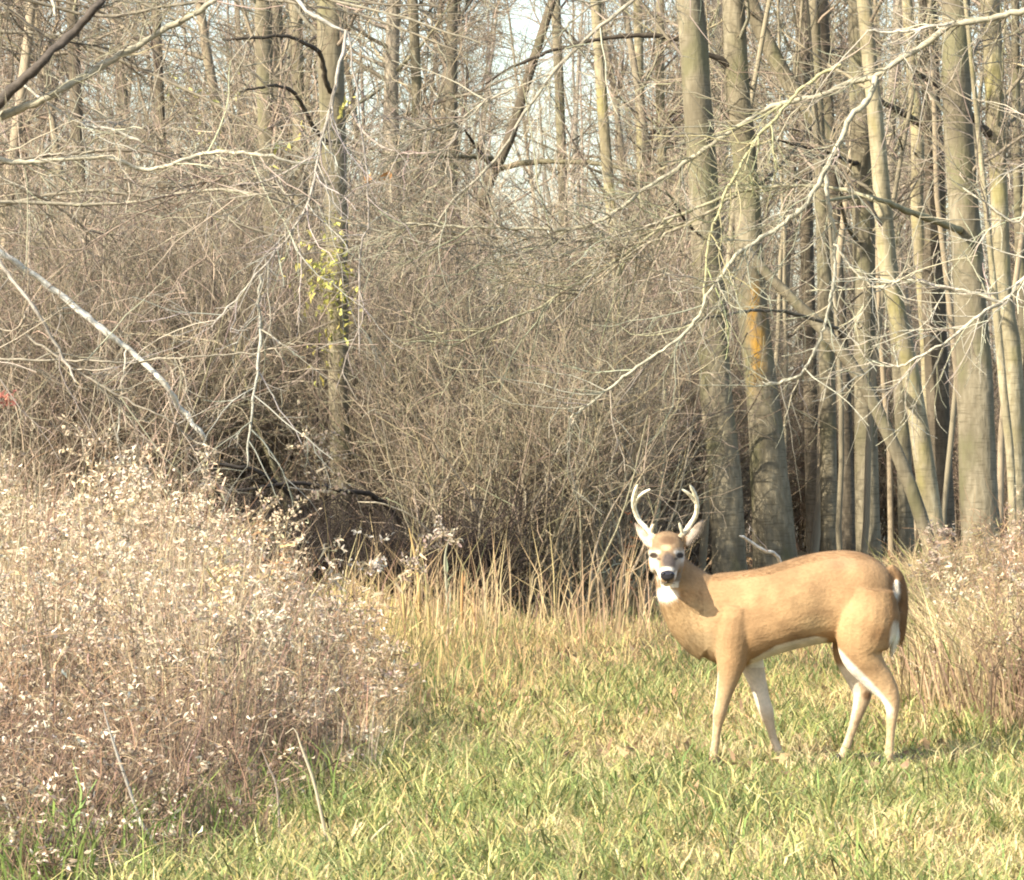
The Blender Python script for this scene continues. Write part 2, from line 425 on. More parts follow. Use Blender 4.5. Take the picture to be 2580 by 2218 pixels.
for i in range(18):
    px = 520 + 1080 * ((i * .618 + .4) % 1.0); y = 41 + 8 * ((i * .7548 + .2) % 1.0)
    if px > 1480: y = max(y, 52)
    if 620 < px < 1060: y = max(y, 43.5)
    spots.append((GX(px, y), y, .75 + .45 * rng.random(), rng.random() * 6.28, i % 3, 1.0))
plant_copies('crooked_sapling', crook, ('stems', 'twigs'), spots, lambda i, x, y: 'crooked sapling with a few thick leaning stems inside the thicket', 'sapling', 'crooked saplings inside the thicket', None)
spots = [(GX(px, y), y, sc, px * 1.0, k, 1.0) for px, y, sc, k in ((570, 44, .72, 0), (640, 45, .66, 1), (700, 44.5, .62, 3), (755, 45.5, .7, 0), (610, 46.5, .85, 2))]
for e in plant_copies('bare_shrub', shrub_protos, ('stems', 'twigs'), spots, lambda i, x, y: 'bare brown shrub above the crossing dark limbs left of the mossy trunk', 'shrub', 'bare shrubs left of the mossy trunk', None): pass
dark = meshes([proto_shrub(231, 1.3, 40, 800, 3600, 1.2, (.04, .031, .025))], ('branches', 'twigs'), (M_twig, M_twig))  # near-black twig mounds: shade of the hollow put into their colour
for px, y, sc, lab in ((905, 40.6, 1.0, 'low near-black twig mound added as shade in the hollow beside the golden stalks'), (800, 41.0, .85, 'low twig mound coloured as shade at the edge of the dead weeds'), (970, 41.0, .8, 'small twig mound coloured as shade behind the golden stalks'), (850, 40.7, .9, 'twig mound coloured as shade beside the mossy trunk')):
    plant_copies('shade_mound', dark, ('branches', 'twigs'), [(GX(px, y), y, sc, px, 0, .9)], lambda i, x, y: lab, 'shade mound', 'twig mounds added as shade below the thicket', None)
upright = meshes([proto_shrub(211, 2.6, 9, 40, 120, .5, (.26, .215, .14)), proto_shrub(212, 2.2, 7, 30, 90, .4, (.30, .245, .16)), proto_shrub(213, 3.0, 6, 34, 110, .35, (.27, .225, .145))],
                 ('stems', 'twigs'), (M_twig, M_twig))
spots = []
for i in range(20):
    px = 1110 + 450 * ((i * .618) % 1.0); y = 40.6 + 1.6 * rng.random() + (9 if px > 1700 else 0)
    spots.append((GX(px, y), y, .7 + .35 * rng.random(), rng.random() * 6.28, i % 3, 1.0))
plant_copies('young_stems', upright, ('stems', 'twigs'), spots, lambda i, x, y: 'cluster of thin upright pale stems at the front foot of the thicket', 'shrub', 'upright stems at the front of the thicket', None)

def distant_woods():
    rng = np.random.default_rng(77); G = Geo()
    n = 240; y = 130 + 50 * rng.random(n); px = -300 + 3200 * rng.random(n)
    kp = np.array([not in_gap(q) for q in px]); y, px = y[kp], px[kp]; n = len(px)
    st = np.stack([GX(px, y), y, np.full(n, -.1)], -1)
    t = grow(rng, st, np.tile([0, 0, 1.0], (n, 1)) + rng.normal(size=(n, 3)) * .06, 9 + 7 * rng.random(n), 9, .05, (0, 0, .03))
    r = taper(.05 + .1 * rng.random(n), np.full(n, .02), 9)
    G.tubes(t, r, 5, vary(rng, (.27, .225, .17), n, .2))
    m = 2600
    p, tt, rr = pick(rng, t, r, m, .05, 1)
    b = grow(rng, p, off(rng, tt, np.full(m, .95)), .5 + 1.2 * rng.random(m), 5, .2, (0, 0, .05))
    G.tubes(b, taper(np.full(m, .014), np.full(m, .005), 5), 3, vary(rng, (.28, .23, .175), m, .25))
    p, tt, rr = pick(rng, b, taper(np.full(m, .014), np.full(m, .005), 5), 6000, .05, 1)
    b = grow(rng, p, off(rng, tt, np.full(6000, .8)), .3 + .7 * rng.random(6000), 3, .2)
    G.tubes(b, taper(np.full(6000, .007), np.full(6000, .004), 3), 3, vary(rng, (.30, .245, .19), 6000, .25))
    tag(G.build('distant_woods', M_twig), 'far bare woodland closing the view behind the trees', 'woods', kind='stuff')
distant_woods()

# ------------------------------------------------------------------ the named trees with thick trunks
def trunk_geo(pts, wpx, Y, n=16, seed=0, col=(.3, .26, .18), flare=True, top=9.5):
    """pts: photo pixels down the trunk (top first), wpx: full widths in px"""
    rng = np.random.default_rng(seed)
    pp = np.array([P(a, b, Y) for a, b in pts]); w = np.array(wpx, float) / FPX * Y / 2
    d = nrm(pp[0] - pp[1])                                   # go on upwards out of the frame
    ext = max(0, (top - pp[0][2]) / max(d[2], .3))
    if ext > 0: pp = np.vstack([pp[0] + d * ext, pp[0] + d * ext * .5, pp]); w = np.concatenate([[w[0] * .55, w[0] * .8], w])
    else: pp = np.vstack([pp[0] + d * .05, pp]); w = np.concatenate([[w[0] * .25], w])
    d2 = nrm(pp[-1] - pp[-2]); down = (pp[-1][2] + .15) / max(-d2[2], .3)
    if down > 0: pp = np.vstack([pp, pp[-1] + d2 * down]); w = np.concatenate([w, [w[-1] * (1.25 if flare else 1.05)]])
    pp = pp[::-1]; w = w[::-1]
    K = 40; c = spline(pp, K)
    s = np.linspace(0, 1, len(w)); seg = np.concatenate([[0], np.cumsum(np.linalg.norm(np.diff(pp, axis=0), axis=1))]); seg /= seg[-1]
    r = np.interp(np.linspace(0, 1, K), seg, w)
    c[:, 1] += np.cumsum(rng.normal(size=K)) * .006
    G = Geo()
    T = nrm(np.gradient(c, axis=0)); U = nrm(np.cross(T, [0, 1.0, 0])); W = np.cross(T, U)
    a = np.arange(n) * 2 * math.pi / n
    lump = 1 + .05 * np.sin(a * 3 + rng.random() * 6)[None] * np.sin(np.linspace(0, 9, K) + rng.random() * 6)[:, None] + .035 * rng.normal(size=(K, n)) * .5
    V = c[:, None] + (r[:, None] * lump)[..., None] * (np.cos(a)[None, :, None] * U[:, None] + np.sin(a)[None, :, None] * W[:, None])
    idx = np.arange(K * n).reshape(K, n); A, B = idx[:-1], idx[1:]
    G.add(V.reshape(-1, 3), np.stack([A, np.roll(A, -1, 1), np.roll(B, -1, 1), B], -1).reshape(-1, 4), col)
    return G, c, r

def twig_spray(rng, line, rad, nb, ntw, L1=.7, L2=.25, col=(.42, .36, .25), rb=.0045, tmin=.15, ang=.75, bias=(0, 0, 0)):
    """side shoots and twigs along a branch"""
    G = Geo(); PPx = line[None]; RRx = rad[None]
    p, t, rr = pick(rng, PPx, RRx, nb, tmin, 1)
    b = grow(rng, p, off(rng, t, np.full(nb, ang)), L1 * (.35 + .9 * rng.random(nb)), 7, .17, bias)
    r = taper(np.minimum(rr * .7, rb), np.full(nb, .0018), 7)
    G.tubes(b, r, 4, vary(rng, col, nb, .18))
    if ntw:
        p, t, rr = pick(rng, b, r, ntw, .1, 1)
        b3 = grow(rng, p, off(rng, t, np.full(ntw, .75)), L2 * (.3 + rng.random(ntw)), 4, .22, bias)
        G.tubes(b3, taper(np.minimum(rr, .0028), np.full(ntw, .0013), 4), 3, vary(rng, np.array(col) * .95, ntw, .2))
    return G

def limb(parent, base, pts, w0, w1, Y, col, seed, nb=6, ntw=24, mat=None, L1=.6, dy=.5, twigcol=None, name='branch', label=None, n=7, L2=.25):
    """a traced branch: part of its tree, with its twigs as a sub-part"""
    rng = np.random.default_rng(seed)
    Yv = Y + dy * np.cumsum(rng.normal(size=len(pts))) * .35
    if np.ndim(Y): Yv = np.asarray(Y, float)
    pp = np.array([P(a, b, yy) for (a, b), yy in zip(pts, Yv)])
    K = max(12, 5 * len(pts)); c = spline(pp, K); c += rng.normal(size=c.shape) * .004
    r = np.linspace(w0, w1, K) / FPX * np.mean(Yv) / 2; r[-1] *= .25
    r *= 1 + .10 * rng.normal(size=K)
    G = Geo(); G.tubes(c, r, n, col)
    o = G.build(name, mat or M_branch, parent, base)
    if label: o['label'] = label
    if nb:
        S = twig_spray(rng, c, r, nb, ntw, L1, L2, twigcol if twigcol is not None else np.asarray(col) * .95)
        tw = S.build('twigs', M_twig, o, base); tw['kind'] = 'stuff'
    return o, c

DK = (.075, .06, .042)
PALE = (.60, .545, .42)
MID = (.36, .31, .215)
def crown(parent, base, c, r, seed, nb=16, tone=(.235, .195, .135), tmin=.35):
    rng = np.random.default_rng(seed); G = Geo()
    p, t, rr = pick(rng, c[None], r[None], nb, tmin, 1)
    b = grow(rng, p, off(rng, t, np.full(nb, .85)), 0.6 + 1.1 * rng.random(nb), 8, .13, (0, 0, .05)); rb = taper(np.minimum(rr * .3, .022), np.full(nb, .004), 8)
    G.tubes(b, rb, 5, vary(rng, tone, nb, .2))
    m = nb * 7; p, t, rr = pick(rng, b, rb, m, .1, 1)
    b2 = grow(rng, p, off(rng, t, np.full(m, .8)), .3 + .7 * rng.random(m), 5, .2, (0, 0, .03)); r2 = taper(np.minimum(rr * .7, .007), np.full(m, .0025), 5)
    G.tubes(b2, r2, 3, vary(rng, np.array(tone) * 1.2, m, .25))
    m2 = nb * 26; p, t, rr = pick(rng, b2, r2, m2, .1, 1)
    b3 = grow(rng, p, off(rng, t, np.full(m2, .8)), .12 + .35 * rng.random(m2), 4, .22); 
    G.tubes(b3, taper(np.full(m2, .0032), np.full(m2, .0016), 4), 3, vary(rng, np.array(tone) * 1.3, m2, .25))
    o = G.build('crown', M_twig, parent, base); return o

TREES = [
 # label, pts(top first), widths, Y, material, crown
 ('thick grey-olive trunk directly behind the antlers, its base hidden by the deer', [(1737, 0), (1755, 220), (1782, 640), (1803, 980), (1826, 1200), (1838, 1430)], [70, 72, 78, 82, 84, 88], 50, M_bark),
 ('thick straight trunk with an orange lichen streak, rising behind the back of the deer', [(1848, 0), (1858, 220), (1880, 440), (1892, 760), (1916, 965), (1938, 1230), (1950, 1400)], [56, 62, 62, 78, 80, 98, 112], 51.5, 'lichen'),
 ('slim olive trunk standing alone above the middle of the back of the deer', [(2062, 300), (2072, 560), (2080, 800), (2086, 1100), (2090, 1380)], [30, 34, 40, 42, 44], 54, M_bark),
 ('slim dark trunk just right of the slim olive one', [(2095, 420), (2110, 700), (2124, 960), (2138, 1350)], [28, 32, 36, 40], 57, M_bark_dark),
 ('straight trunk with a round knot scar like an eye', [(2165, 0), (2168, 250), (2176, 600), (2178, 920), (2183, 1200), (2190, 1400)], [56, 58, 56, 55, 60, 64], 53, M_bark),
 ('pale yellowish trunk leaning left across its neighbours above the tail', [(2186, 100), (2204, 285), (2232, 613), (2241, 700), (2289, 919), (2324, 1138), (2350, 1313), (2366, 1420)], [38, 39, 48, 46, 46, 52, 54, 58], 50.5, M_bark_pale),
 ('leaning dead trunk slanting from upper left down to the right behind the tail', [(1880, 625), (1943, 700), (2074, 831), (2162, 945), (2228, 1072), (2293, 1226), (2337, 1357), (2360, 1440)], [22, 26, 31, 34, 34, 35, 37, 40], 49.5, M_bark),
 ('slanting trunk that leans from the top left between the straight trunks', [(1888, 0), (1943, 131), (2008, 240), (2090, 345), (2160, 440), (2222, 560), (2250, 720), (2270, 1000), (2285, 1380)], [40, 42, 40, 36, 36, 36, 36, 38, 40], 56, M_bark),
 ('broadest trunk at the right, straight and pale grey above the weeds', [(2408, 0), (2412, 300), (2436, 620), (2448, 800), (2458, 960), (2466, 1230), (2476, 1400)], [72, 74, 78, 82, 90, 98, 104], 48.5, M_bark),
 ('second trunk from the right edge, straight with a side limb', [(2494, 0), (2500, 100), (2514, 440), (2528, 740), (2548, 880), (2560, 1150), (2566, 1380)], [48, 50, 44, 42, 46, 48, 52], 52, M_bark_pale),
 ('thin pale sapling bowing between the two rightmost trunks', [(2488, 560), (2513, 809), (2530, 1000), (2545, 1138), (2552, 1291), (2556, 1400)], [14, 20, 22, 22, 20, 22], 47.5, M_bark_pale),
 ('thin trunk along the right edge of the view', [(2558, 0), (2561, 300), (2572, 700), (2590, 1000), (2600, 1400)], [20, 22, 26, 28, 30], 55, M_bark),
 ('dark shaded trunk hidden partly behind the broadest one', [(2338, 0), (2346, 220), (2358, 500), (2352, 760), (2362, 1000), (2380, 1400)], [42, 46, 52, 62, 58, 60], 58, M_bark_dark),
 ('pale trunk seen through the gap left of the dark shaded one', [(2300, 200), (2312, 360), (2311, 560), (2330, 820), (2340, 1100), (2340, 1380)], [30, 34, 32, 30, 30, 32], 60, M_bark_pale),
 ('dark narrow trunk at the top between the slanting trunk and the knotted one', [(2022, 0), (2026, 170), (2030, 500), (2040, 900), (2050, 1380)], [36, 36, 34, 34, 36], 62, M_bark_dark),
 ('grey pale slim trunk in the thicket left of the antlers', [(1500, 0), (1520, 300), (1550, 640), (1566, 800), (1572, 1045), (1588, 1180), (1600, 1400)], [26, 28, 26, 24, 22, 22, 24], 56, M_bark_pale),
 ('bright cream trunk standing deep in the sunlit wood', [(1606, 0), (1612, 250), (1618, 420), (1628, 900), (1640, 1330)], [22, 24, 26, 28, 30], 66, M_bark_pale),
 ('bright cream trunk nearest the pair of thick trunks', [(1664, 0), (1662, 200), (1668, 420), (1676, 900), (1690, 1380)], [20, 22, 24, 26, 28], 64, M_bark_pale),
 ('mossy trunk wrapped in yellowing leaves above the dead weeds', [(832, 0), (836, 250), (846, 500), (850, 760), (852, 980), (862, 1300)], [66, 66, 60, 54, 50, 56], 42.5, M_bark),
 ('brownish trunk behind the upper left branches', [(662, 0), (668, 260), (680, 600), (690, 1300)], [44, 42, 42, 44], 58, M_bark),
 ('slim trunk rising next to the mossy leaf-wrapped one', [(744, 0), (752, 300), (762, 700), (772, 1300)], [34, 32, 34, 36], 60, M_bark),
 ('leaning bough-like trunk in the middle of the wood by the bright sky gap', [(1330, 200), (1280, 360), (1225, 480), (1190, 700), (1180, 1000), (1176, 1380)], [24, 28, 30, 32, 34, 36], 59, M_bark_dark),
 ('thin upright trunk in the middle above the thicket', [(1400, 0), (1412, 300), (1424, 700), (1436, 1380)], [24, 24, 26, 28], 61, M_bark),
 ('thin upright trunk at the top left amid sky gaps', [(392, 0), (404, 300), (420, 700), (430, 1280)], [22, 24, 26, 28], 60, M_bark_dark),
 ('slim brown trunk in the left brush', [(180, 0), (196, 400), (214, 800), (220, 1250)], [30, 32, 34, 36], 55, M_bark_dark),
 ('thin trunk left of the middle with two sky gaps beside it', [(1040, 0), (1052, 300), (1050, 700), (1046, 1350)], [26, 26, 28, 30], 63, M_bark),
]
TT = {}
lich_base = None
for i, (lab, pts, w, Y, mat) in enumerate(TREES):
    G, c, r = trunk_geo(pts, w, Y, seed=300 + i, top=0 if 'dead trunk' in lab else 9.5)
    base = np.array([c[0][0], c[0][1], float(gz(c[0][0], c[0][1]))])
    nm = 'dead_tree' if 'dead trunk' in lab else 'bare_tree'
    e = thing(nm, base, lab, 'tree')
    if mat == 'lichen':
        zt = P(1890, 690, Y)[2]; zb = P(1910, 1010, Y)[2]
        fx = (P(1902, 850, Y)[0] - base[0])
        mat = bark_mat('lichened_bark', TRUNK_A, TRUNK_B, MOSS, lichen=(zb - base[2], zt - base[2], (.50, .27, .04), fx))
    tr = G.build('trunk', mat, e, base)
    if 'dead trunk' not in lab: crown(e, base, c, r, 500 + i, 14 if max(w) > 40 else 10)
    TT[i] = (e, base, c, r, Y)
    if 'round knot' in lab:                                  # raised ring scar on the bark
        q = P(2166, 816, Y); g = Geo(); a = np.linspace(0, 2 * math.pi, 15)
        k0 = np.argmin(abs(c[:, 2] - q[2])); rad = r[k0]
        ring = np.stack([q[0] - .012 + .034 * np.cos(a), np.full(15, c[k0][1] - rad * .97), q[2] + .042 * np.sin(a)], -1)
        g.tubes(ring, np.full(15, .011), 6, (.22, .18, .12)); g.build('knot', M_branch, e, base)

def tl(i, pts, w0, w1, col, seed, dY=-.25, **k):
    e, base, c, r, Y = TT[i]
    Yv = Y + np.linspace(0, dY * 4, len(pts))
    return limb(e, base, pts, w0, w1, Yv, col, seed, **k)
# visible limbs of those trees (root first)
tl(1, [(1885, 205), (1833, 162), (1768, 131), (1700, 98), (1610, 90), (1501, 101), (1435, 118), (1369, 136), (1282, 175), (1216, 215)], 17, 6, DK, 1, nb=10, ntw=40, twigcol=(.3, .25, .17))
tl(9, [(2500, 345), (2468, 315), (2403, 250), (2337, 201), (2284, 162)], 24, 13, (.10, .08, .055), 2, nb=4, ntw=10)
tl(9, [(2300, 172), (2312, 230), (2322, 268)], 12, 5, (.10, .08, .055), 21, nb=1, ntw=3)
tl(12, [(2358, 352), (2328, 320), (2263, 280), (2206, 254), (2162, 254)], 26, 10, (.12, .10, .065), 3, nb=4, ntw=10)
tl(4, [(2165, 412), (2140, 407), (2074, 381), (2008, 368), (1943, 350)], 12, 6, DK, 4, nb=4, ntw=14, twigcol=MID)
tl(8, [(2420, 580), (2390, 569), (2293, 534), (2228, 508), (2162, 495), (2066, 508)], 22, 8, (.30, .26, .14), 5, nb=5, ntw=16, dY=-.9)
tl(6, [(2120, 850), (2100, 823), (1987, 788), (1899, 783), (1855, 788), (1768, 805), (1680, 827)], 11, 6, (.13, .11, .075), 6, nb=5, ntw=16, dY=-.6)
tl(21, [(1240, 430), (1326, 410), (1413, 407), (1501, 412), (1588, 429), (1654, 442), (1720, 470)], 17, 7, (.15, .13, .075), 7, nb=8, ntw=30)
tl(21, [(1245, 425), (1238, 401), (1190, 396), (1142, 394), (1050, 392), (960, 388)], 15, 6, (.15, .13, .075), 8, nb=8, ntw=30)
tl(21, [(1236, 420), (1200, 370), (1172, 330)], 12, 6, DK, 9, nb=2, ntw=8)
tl(18, [(838, 240), (823, 210), (810, 145), (784, 118), (723, 92), (657, 94), (560, 103)], 15, 7, DK, 10, nb=5, ntw=18, twigcol=(.25, .2, .14))
tl(18, [(842, 380), (788, 315), (749, 245), (710, 219), (670, 219), (600, 232)], 13, 6, DK, 11, nb=4, ntw=14, twigcol=(.25, .2, .14))
tl(18, [(880, 260), (900, 310), (950, 362), (1010, 385), (1100, 386)], 8, 4, (.3, .25, .2), 12, nb=5, ntw=20)
tl(24, [(166, 753), (241, 683), (315, 653), (385, 631), (482, 626), (600, 620)], 18, 8, (.11, .09, .065), 13, nb=5, ntw=20, twigcol=(.25, .2, .14))
tl(24, [(235, 688), (275, 640), (307, 604)], 12, 6, (.10, .08, .06), 14, nb=2, ntw=8)
tl(0, [(1790, 620), (1730, 560), (1690, 500), (1650, 470)], 10, 4, DK, 15, nb=4, ntw=14, twigcol=MID)
tl(4, [(2180, 640), (2130, 560), (2120, 480), (2150, 405)], 12, 6, (.16, .13, .08), 16, nb=3, ntw=10)
tl(13, [(2330, 700), (2375, 560), (2330, 420), (2300, 380)], 12, 8, (.42, .33, .18), 17, nb=2, ntw=8)

# yellow-green leaves still hanging on the mossy tree
def leaf_cluster(parent, base, px, py, Y, n, spread, col, L=.07, nm='leaves'):
    rng = np.random.default_rng(int(px * 7 + py)); G = Geo(); q = P(px, py, Y)
    pos = q + rng.normal(size=(n, 3)) * np.array([spread, .1, spread * 1.3])
    G.leaves(pos, rng.normal(size=(n, 3)) + [0, 0, -.9], L * (.6 + .8 * rng.random(n)), L * .4, vary(rng, col, n, .2))
    for k in range(3):                                            # shoots that carry them
        pass
    st = np.repeat(np.array([[base[0] if False else q[0] + .02, Y + .12, q[2] - spread]]), 6, 0)
    sh = grow(rng, st, rng.normal(size=(6, 3)) * .6 + [0, 0, .6], spread * 2.6, 6, .2)
    G.tubes(sh, taper(np.full(6, .004), np.full(6, .002), 6), 3, (.22, .18, .1))
    o = G.build(nm, M_leaf, parent, base); o['kind'] = 'stuff'; return o
e, base, c, r, Y = TT[18]
for px, py, n, s in [(812, 655, 60, .12), (790, 690, 30, .08), (835, 710, 40, .10), (850, 745, 24, .09), (848, 790, 24, .10), (870, 268, 7, .05), (838, 830, 14, .09), (845, 560, 8, .07), (815, 900, 12, .1), (725, 345, 12, .08)]:
    leaf_cluster(e, base, px, py, Y - .35, n, s, (.50, .46, .13))
for px, py, n, s in [(930, 430, 5, .035), (968, 430, 4, .03)]:
    leaf_cluster(e, base, px, py, Y - .35, n, s, (.55, .27, .09), .09)
e, base, c, r, Y = TT[24]
for px, py, n, s in [(500, 270, 10, .1), (372, 552, 4, .03), (530, 360, 7, .08), (630, 530, 5, .05), (96, 585, 4, .05), (520, 540, 6, .05), (440, 190, 8, .1), (590, 210, 6, .08)]:
    leaf_cluster(e, base, px, py, Y - 1.0, n, s, (.48, .44, .16))

# ------------------------------------------------------------------ trees outside the frame whose branches hang into it
def offtree(label, px, Y, wpx, top):
    G, c, r = trunk_geo([(px, -900), (px + 10, 0), (px + 20, 800), (px + 25, 1500)], [wpx * .6, wpx * .8, wpx, wpx * 1.1], Y, seed=int(abs(px)), top=top)
    base = np.array([c[0][0], c[0][1], 0.0]); e = thing('overhanging_tree', base, label, 'tree')
    G.build('trunk', M_bark, e, base); return e, base
LT, LB = offtree('tree with long pale drooping branches reaching in from the left edge', -330, 31, 170, 8)
RT, RB = offtree('tree with a wide spray of pale branches reaching in from the right edge', 2890, 32, 170, 8)
def hang(T, B, pts, w0, w1, Y, col, seed, **k):
    f = .82 if max(col) > .69 else .74
    if max(col) < .1: f = 1.0
    if max(col) > .69: k['nb'] = k.get('nb', 6) // 2; k['ntw'] = k.get('ntw', 24) // 2
    else: k['nb'] = int(k.get('nb', 6) * 2.5); k['ntw'] = int(k.get('ntw', 24) * 3.4)
    return limb(T, B, pts, w0 * .92, w1 * .92, Y, np.array(col) * f, seed, **k)
def lb(pts, w0, w1, col, seed, **k): return hang(LT, LB, pts, w0, w1, k.pop('Y', 30.5), col, 700 + seed, **k)
def rb_(pts, w0, w1, col, seed, **k): return hang(RT, RB, pts, w0, w1, k.pop('Y', 31.5), col, 800 + seed, **k)
lb([(-310, 420), (-150, 360), (0, 296), (120, 245), (240, 178), (330, 125), (420, 70), (520, 16), (580, -30), (640, -110)], 30, 12, (.46, .41, .28), 1, nb=9, ntw=40, dy=.2)
lb([(-310, 520), (-140, 390), (0, 258), (96, 166), (184, 83), (245, 18), (290, -50)], 46, 18, (.085, .07, .055), 2, nb=5, ntw=20, dy=.2)
lb([(-310, 330), (-120, 380), (0, 403), (66, 410), (175, 401), (285, 401), (364, 429), (438, 412), (504, 390), (570, 383), (657, 390), (753, 412), (806, 405)], 16, 9, (.62, .56, .40), 3, nb=12, ntw=50, dy=.2)
lb([(-310, 480), (-120, 570), (0, 638), (125, 722), (249, 822), (336, 890), (411, 965), (461, 1040), (505, 1090), (522, 1108)], 20, 14, (.74, .70, .58), 4, nb=4, ntw=12, dy=.2, label='pale bleached drooping branch with a broken end')
lb([(60, 215), (131, 267), (219, 318), (285, 329), (359, 359)], 7, 9, PALE, 5, nb=3, ntw=10, dy=.2)
lb([(-310, -250), (100, -330), (500, -220), (690, -60), (745, -5), (788, 40), (878, 82)], 22, 11, (.70, .65, .53), 6, nb=3, ntw=10, dy=.1)
lb([(874, 78), (850, 200), (815, 340), (797, 420), (780, 505), (730, 590), (650, 690), (530, 825)], 10, 5, (.5, .45, .37), 7, nb=16, ntw=60, dy=.1)
lb([(655, 690), (652, 780), (655, 860), (640, 990), (622, 1175)], 9, 6, (.52, .50, .40), 8, nb=4, ntw=12, dy=.1)
lb([(318, 880), (312, 940), (303, 1010), (293, 1122)], 5, 6, PALE, 9, nb=0, dy=.1)
lb([(-310, 300), (-60, 590), (39, 713), (88, 779), (131, 849), (166, 910), (188, 963)], 16, 8, (.45, .40, .32), 10, nb=3, ntw=10, dy=.2)
lb([(-310, 900), (0, 906), (131, 910), (263, 908), (315, 915), (394, 906), (482, 899), (569, 893), (657, 888), (723, 862)], 8, 4, (.46, .40, .29), 11, nb=6, ntw=24, dy=.2)
lb([(60, 840), (184, 928), (302, 998), (416, 1055), (482, 1107), (547, 1138)], 7, 5, (.44, .38, .28), 12, nb=5, ntw=20, dy=.2)
lb([(797, 500), (740, 490), (650, 490), (560, 505), (470, 515)], 5, 4, (.42, .37, .27), 13, nb=6, ntw=20, dy=.2)
lb([(640, 420), (500, 470), (390, 520), (250, 600), (180, 640)], 6, 4, (.36, .28, .21), 14, nb=8, ntw=30, dy=.2)
lb([(-310, 700), (-100, 730), (0, 830), (58, 815), (60, 780)], 9, 5, (.4, .34, .25), 15, nb=3, ntw=10, dy=.2)
lb([(880, 80), (930, 520), (905, 640), (905, 900)], 5, 5, (.46, .40, .33), 16, nb=5, ntw=18, dy=.1)
lb([(110, -40), (130, 0), (141, 42)], 13, 7, (.7, .62, .45), 17, nb=1, ntw=3, dy=.1)
rc = np.random.default_rng(404)
for i in range(14):
    x0 = -320; y0 = -300 + 900 * rc.random(); x1 = 250 + 1000 * rc.random(); y1 = np.clip(y0 + rc.normal() * 260 + 150, 20, 640)
    mid = [(x0 + (x1 - x0) * t + rc.normal() * 25, y0 + (y1 - y0) * t - 110 * math.sin(math.pi * t) + rc.normal() * 22) for t in (.2, .4, .6, .8)]
    lb([(x0, y0)] + mid + [(x1, y1)], 13, 5, ((.34, .29, .20), (.24, .20, .14), (.42, .37, .26))[i % 3], 40 + i, nb=6, ntw=22, dy=.25, Y=32 + 3.5 * rc.random())
# right
rb_([(2880, -60), (2720, 0), (2580, 26), (2512, 44), (2425, 57), (2398, 61), (2337, 110), (2249, 162), (2206, 193), (2175, 199), (2109, 223), (2061, 245), (1987, 258), (1908, 289), (1811, 350), (1680, 442), (1628, 474), (1567, 521), (1501, 565), (1413, 578), (1238, 574), (1010, 565)], 22, 6, (.50, .45, .31), 1, nb=26, ntw=110, dy=.1, L1=.75)
rb_([(2398, 61), (2337, 70), (2263, 81), (2179, 77)], 10, 6, PALE, 2, nb=3, ntw=10, dy=.1)
rb_([(2206, 193), (2201, 223), (2175, 263), (2140, 302), (2109, 372), (2079, 429), (2048, 486), (2022, 526), (1952, 578), (1899, 613), (1855, 644), (1825, 688), (1781, 740), (1765, 785), (1718, 847), (1594, 934), (1432, 1058)], 17, 6, (.54, .50, .36), 3, nb=18, ntw=80, dy=.1)
rb_([(2079, 429), (2087, 504), (2100, 591), (2103, 657), (2100, 718), (2087, 779), (2070, 845), (2048, 897), (2013, 945), (1965, 963), (1917, 965)], 12, 7, (.58, .54, .40), 4, nb=7, ntw=24, dy=.1)
rb_([(2102, 613), (2131, 657), (2171, 701), (2223, 727), (2271, 705), (2328, 683)], 8, 5, (.60, .54, .39), 5, nb=5, ntw=18, dy=.1)
rb_([(2880, 420), (2700, 580), (2580, 701), (2525, 762), (2468, 740), (2381, 723), (2271, 705), (2200, 740)], 16, 6, (.68, .62, .46), 6, nb=8, ntw=30, dy=.1)
rb_([(2525, 762), (2490, 779), (2455, 805), (2381, 862), (2293, 910), (2263, 923), (2190, 918)], 10, 5, (.62, .56, .42), 7, nb=8, ntw=36, dy=.1)
rb_([(2120, 165), (2061, 193), (1995, 245), (1952, 302), (1917, 337), (1877, 394), (1855, 442), (1829, 482), (1811, 534), (1785, 609), (1778, 690), (1772, 770)], 10, 7, (.54, .50, .27), 8, nb=8, ntw=36, dy=.1)
rb_([(2200, 505), (2140, 482), (2052, 469), (1943, 473), (1855, 486), (1768, 521), (1700, 548), (1567, 648), (1413, 740), (1348, 780), (1200, 840), (1130, 880)], 12, 5, (.46, .42, .26), 9, nb=18, ntw=70, dy=.1)
rb_([(1855, 490), (1768, 545), (1680, 590), (1588, 640), (1490, 720), (1400, 770)], 9, 5, (.44, .38, .26), 10, nb=10, ntw=40, dy=.1)
rb_([(2880, -200), (2300, -260), (1800, -160), (1597, 0), (1523, 61), (1457, 118), (1413, 162), (1361, 228), (1304, 315), (1264, 381), (1194, 460), (1124, 526), (1080, 613)], 20, 6, (.46, .41, .30), 11, nb=18, ntw=80, dy=.1)
rb_([(1700, -90), (1518, 4), (1448, 48), (1404, 101)], 9, 4, (.44, .39, .28), 12, nb=5, ntw=20, dy=.1)
rb_([(1300, 220), (1216, 262), (1130, 320), (1060, 330), (1000, 335)], 6, 5, (.46, .40, .29), 13, nb=7, ntw=30, dy=.1)
rb_([(1240, 240), (1160, 320), (1130, 380), (1125, 480)], 5, 4, (.46, .40, .29), 14, nb=6, ntw=24, dy=.1)
rb_([(1567, 521), (1480, 610), (1320, 690), (1280, 720)], 6, 4, (.46, .41, .29), 15, nb=8, ntw=30, dy=.1)
rb_([(2880, 250), (2700, 330), (2600, 450), (2568, 560), (2495, 520), (2420, 470)], 10, 5, (.62, .56, .42), 16, nb=5, ntw=18, dy=.1)
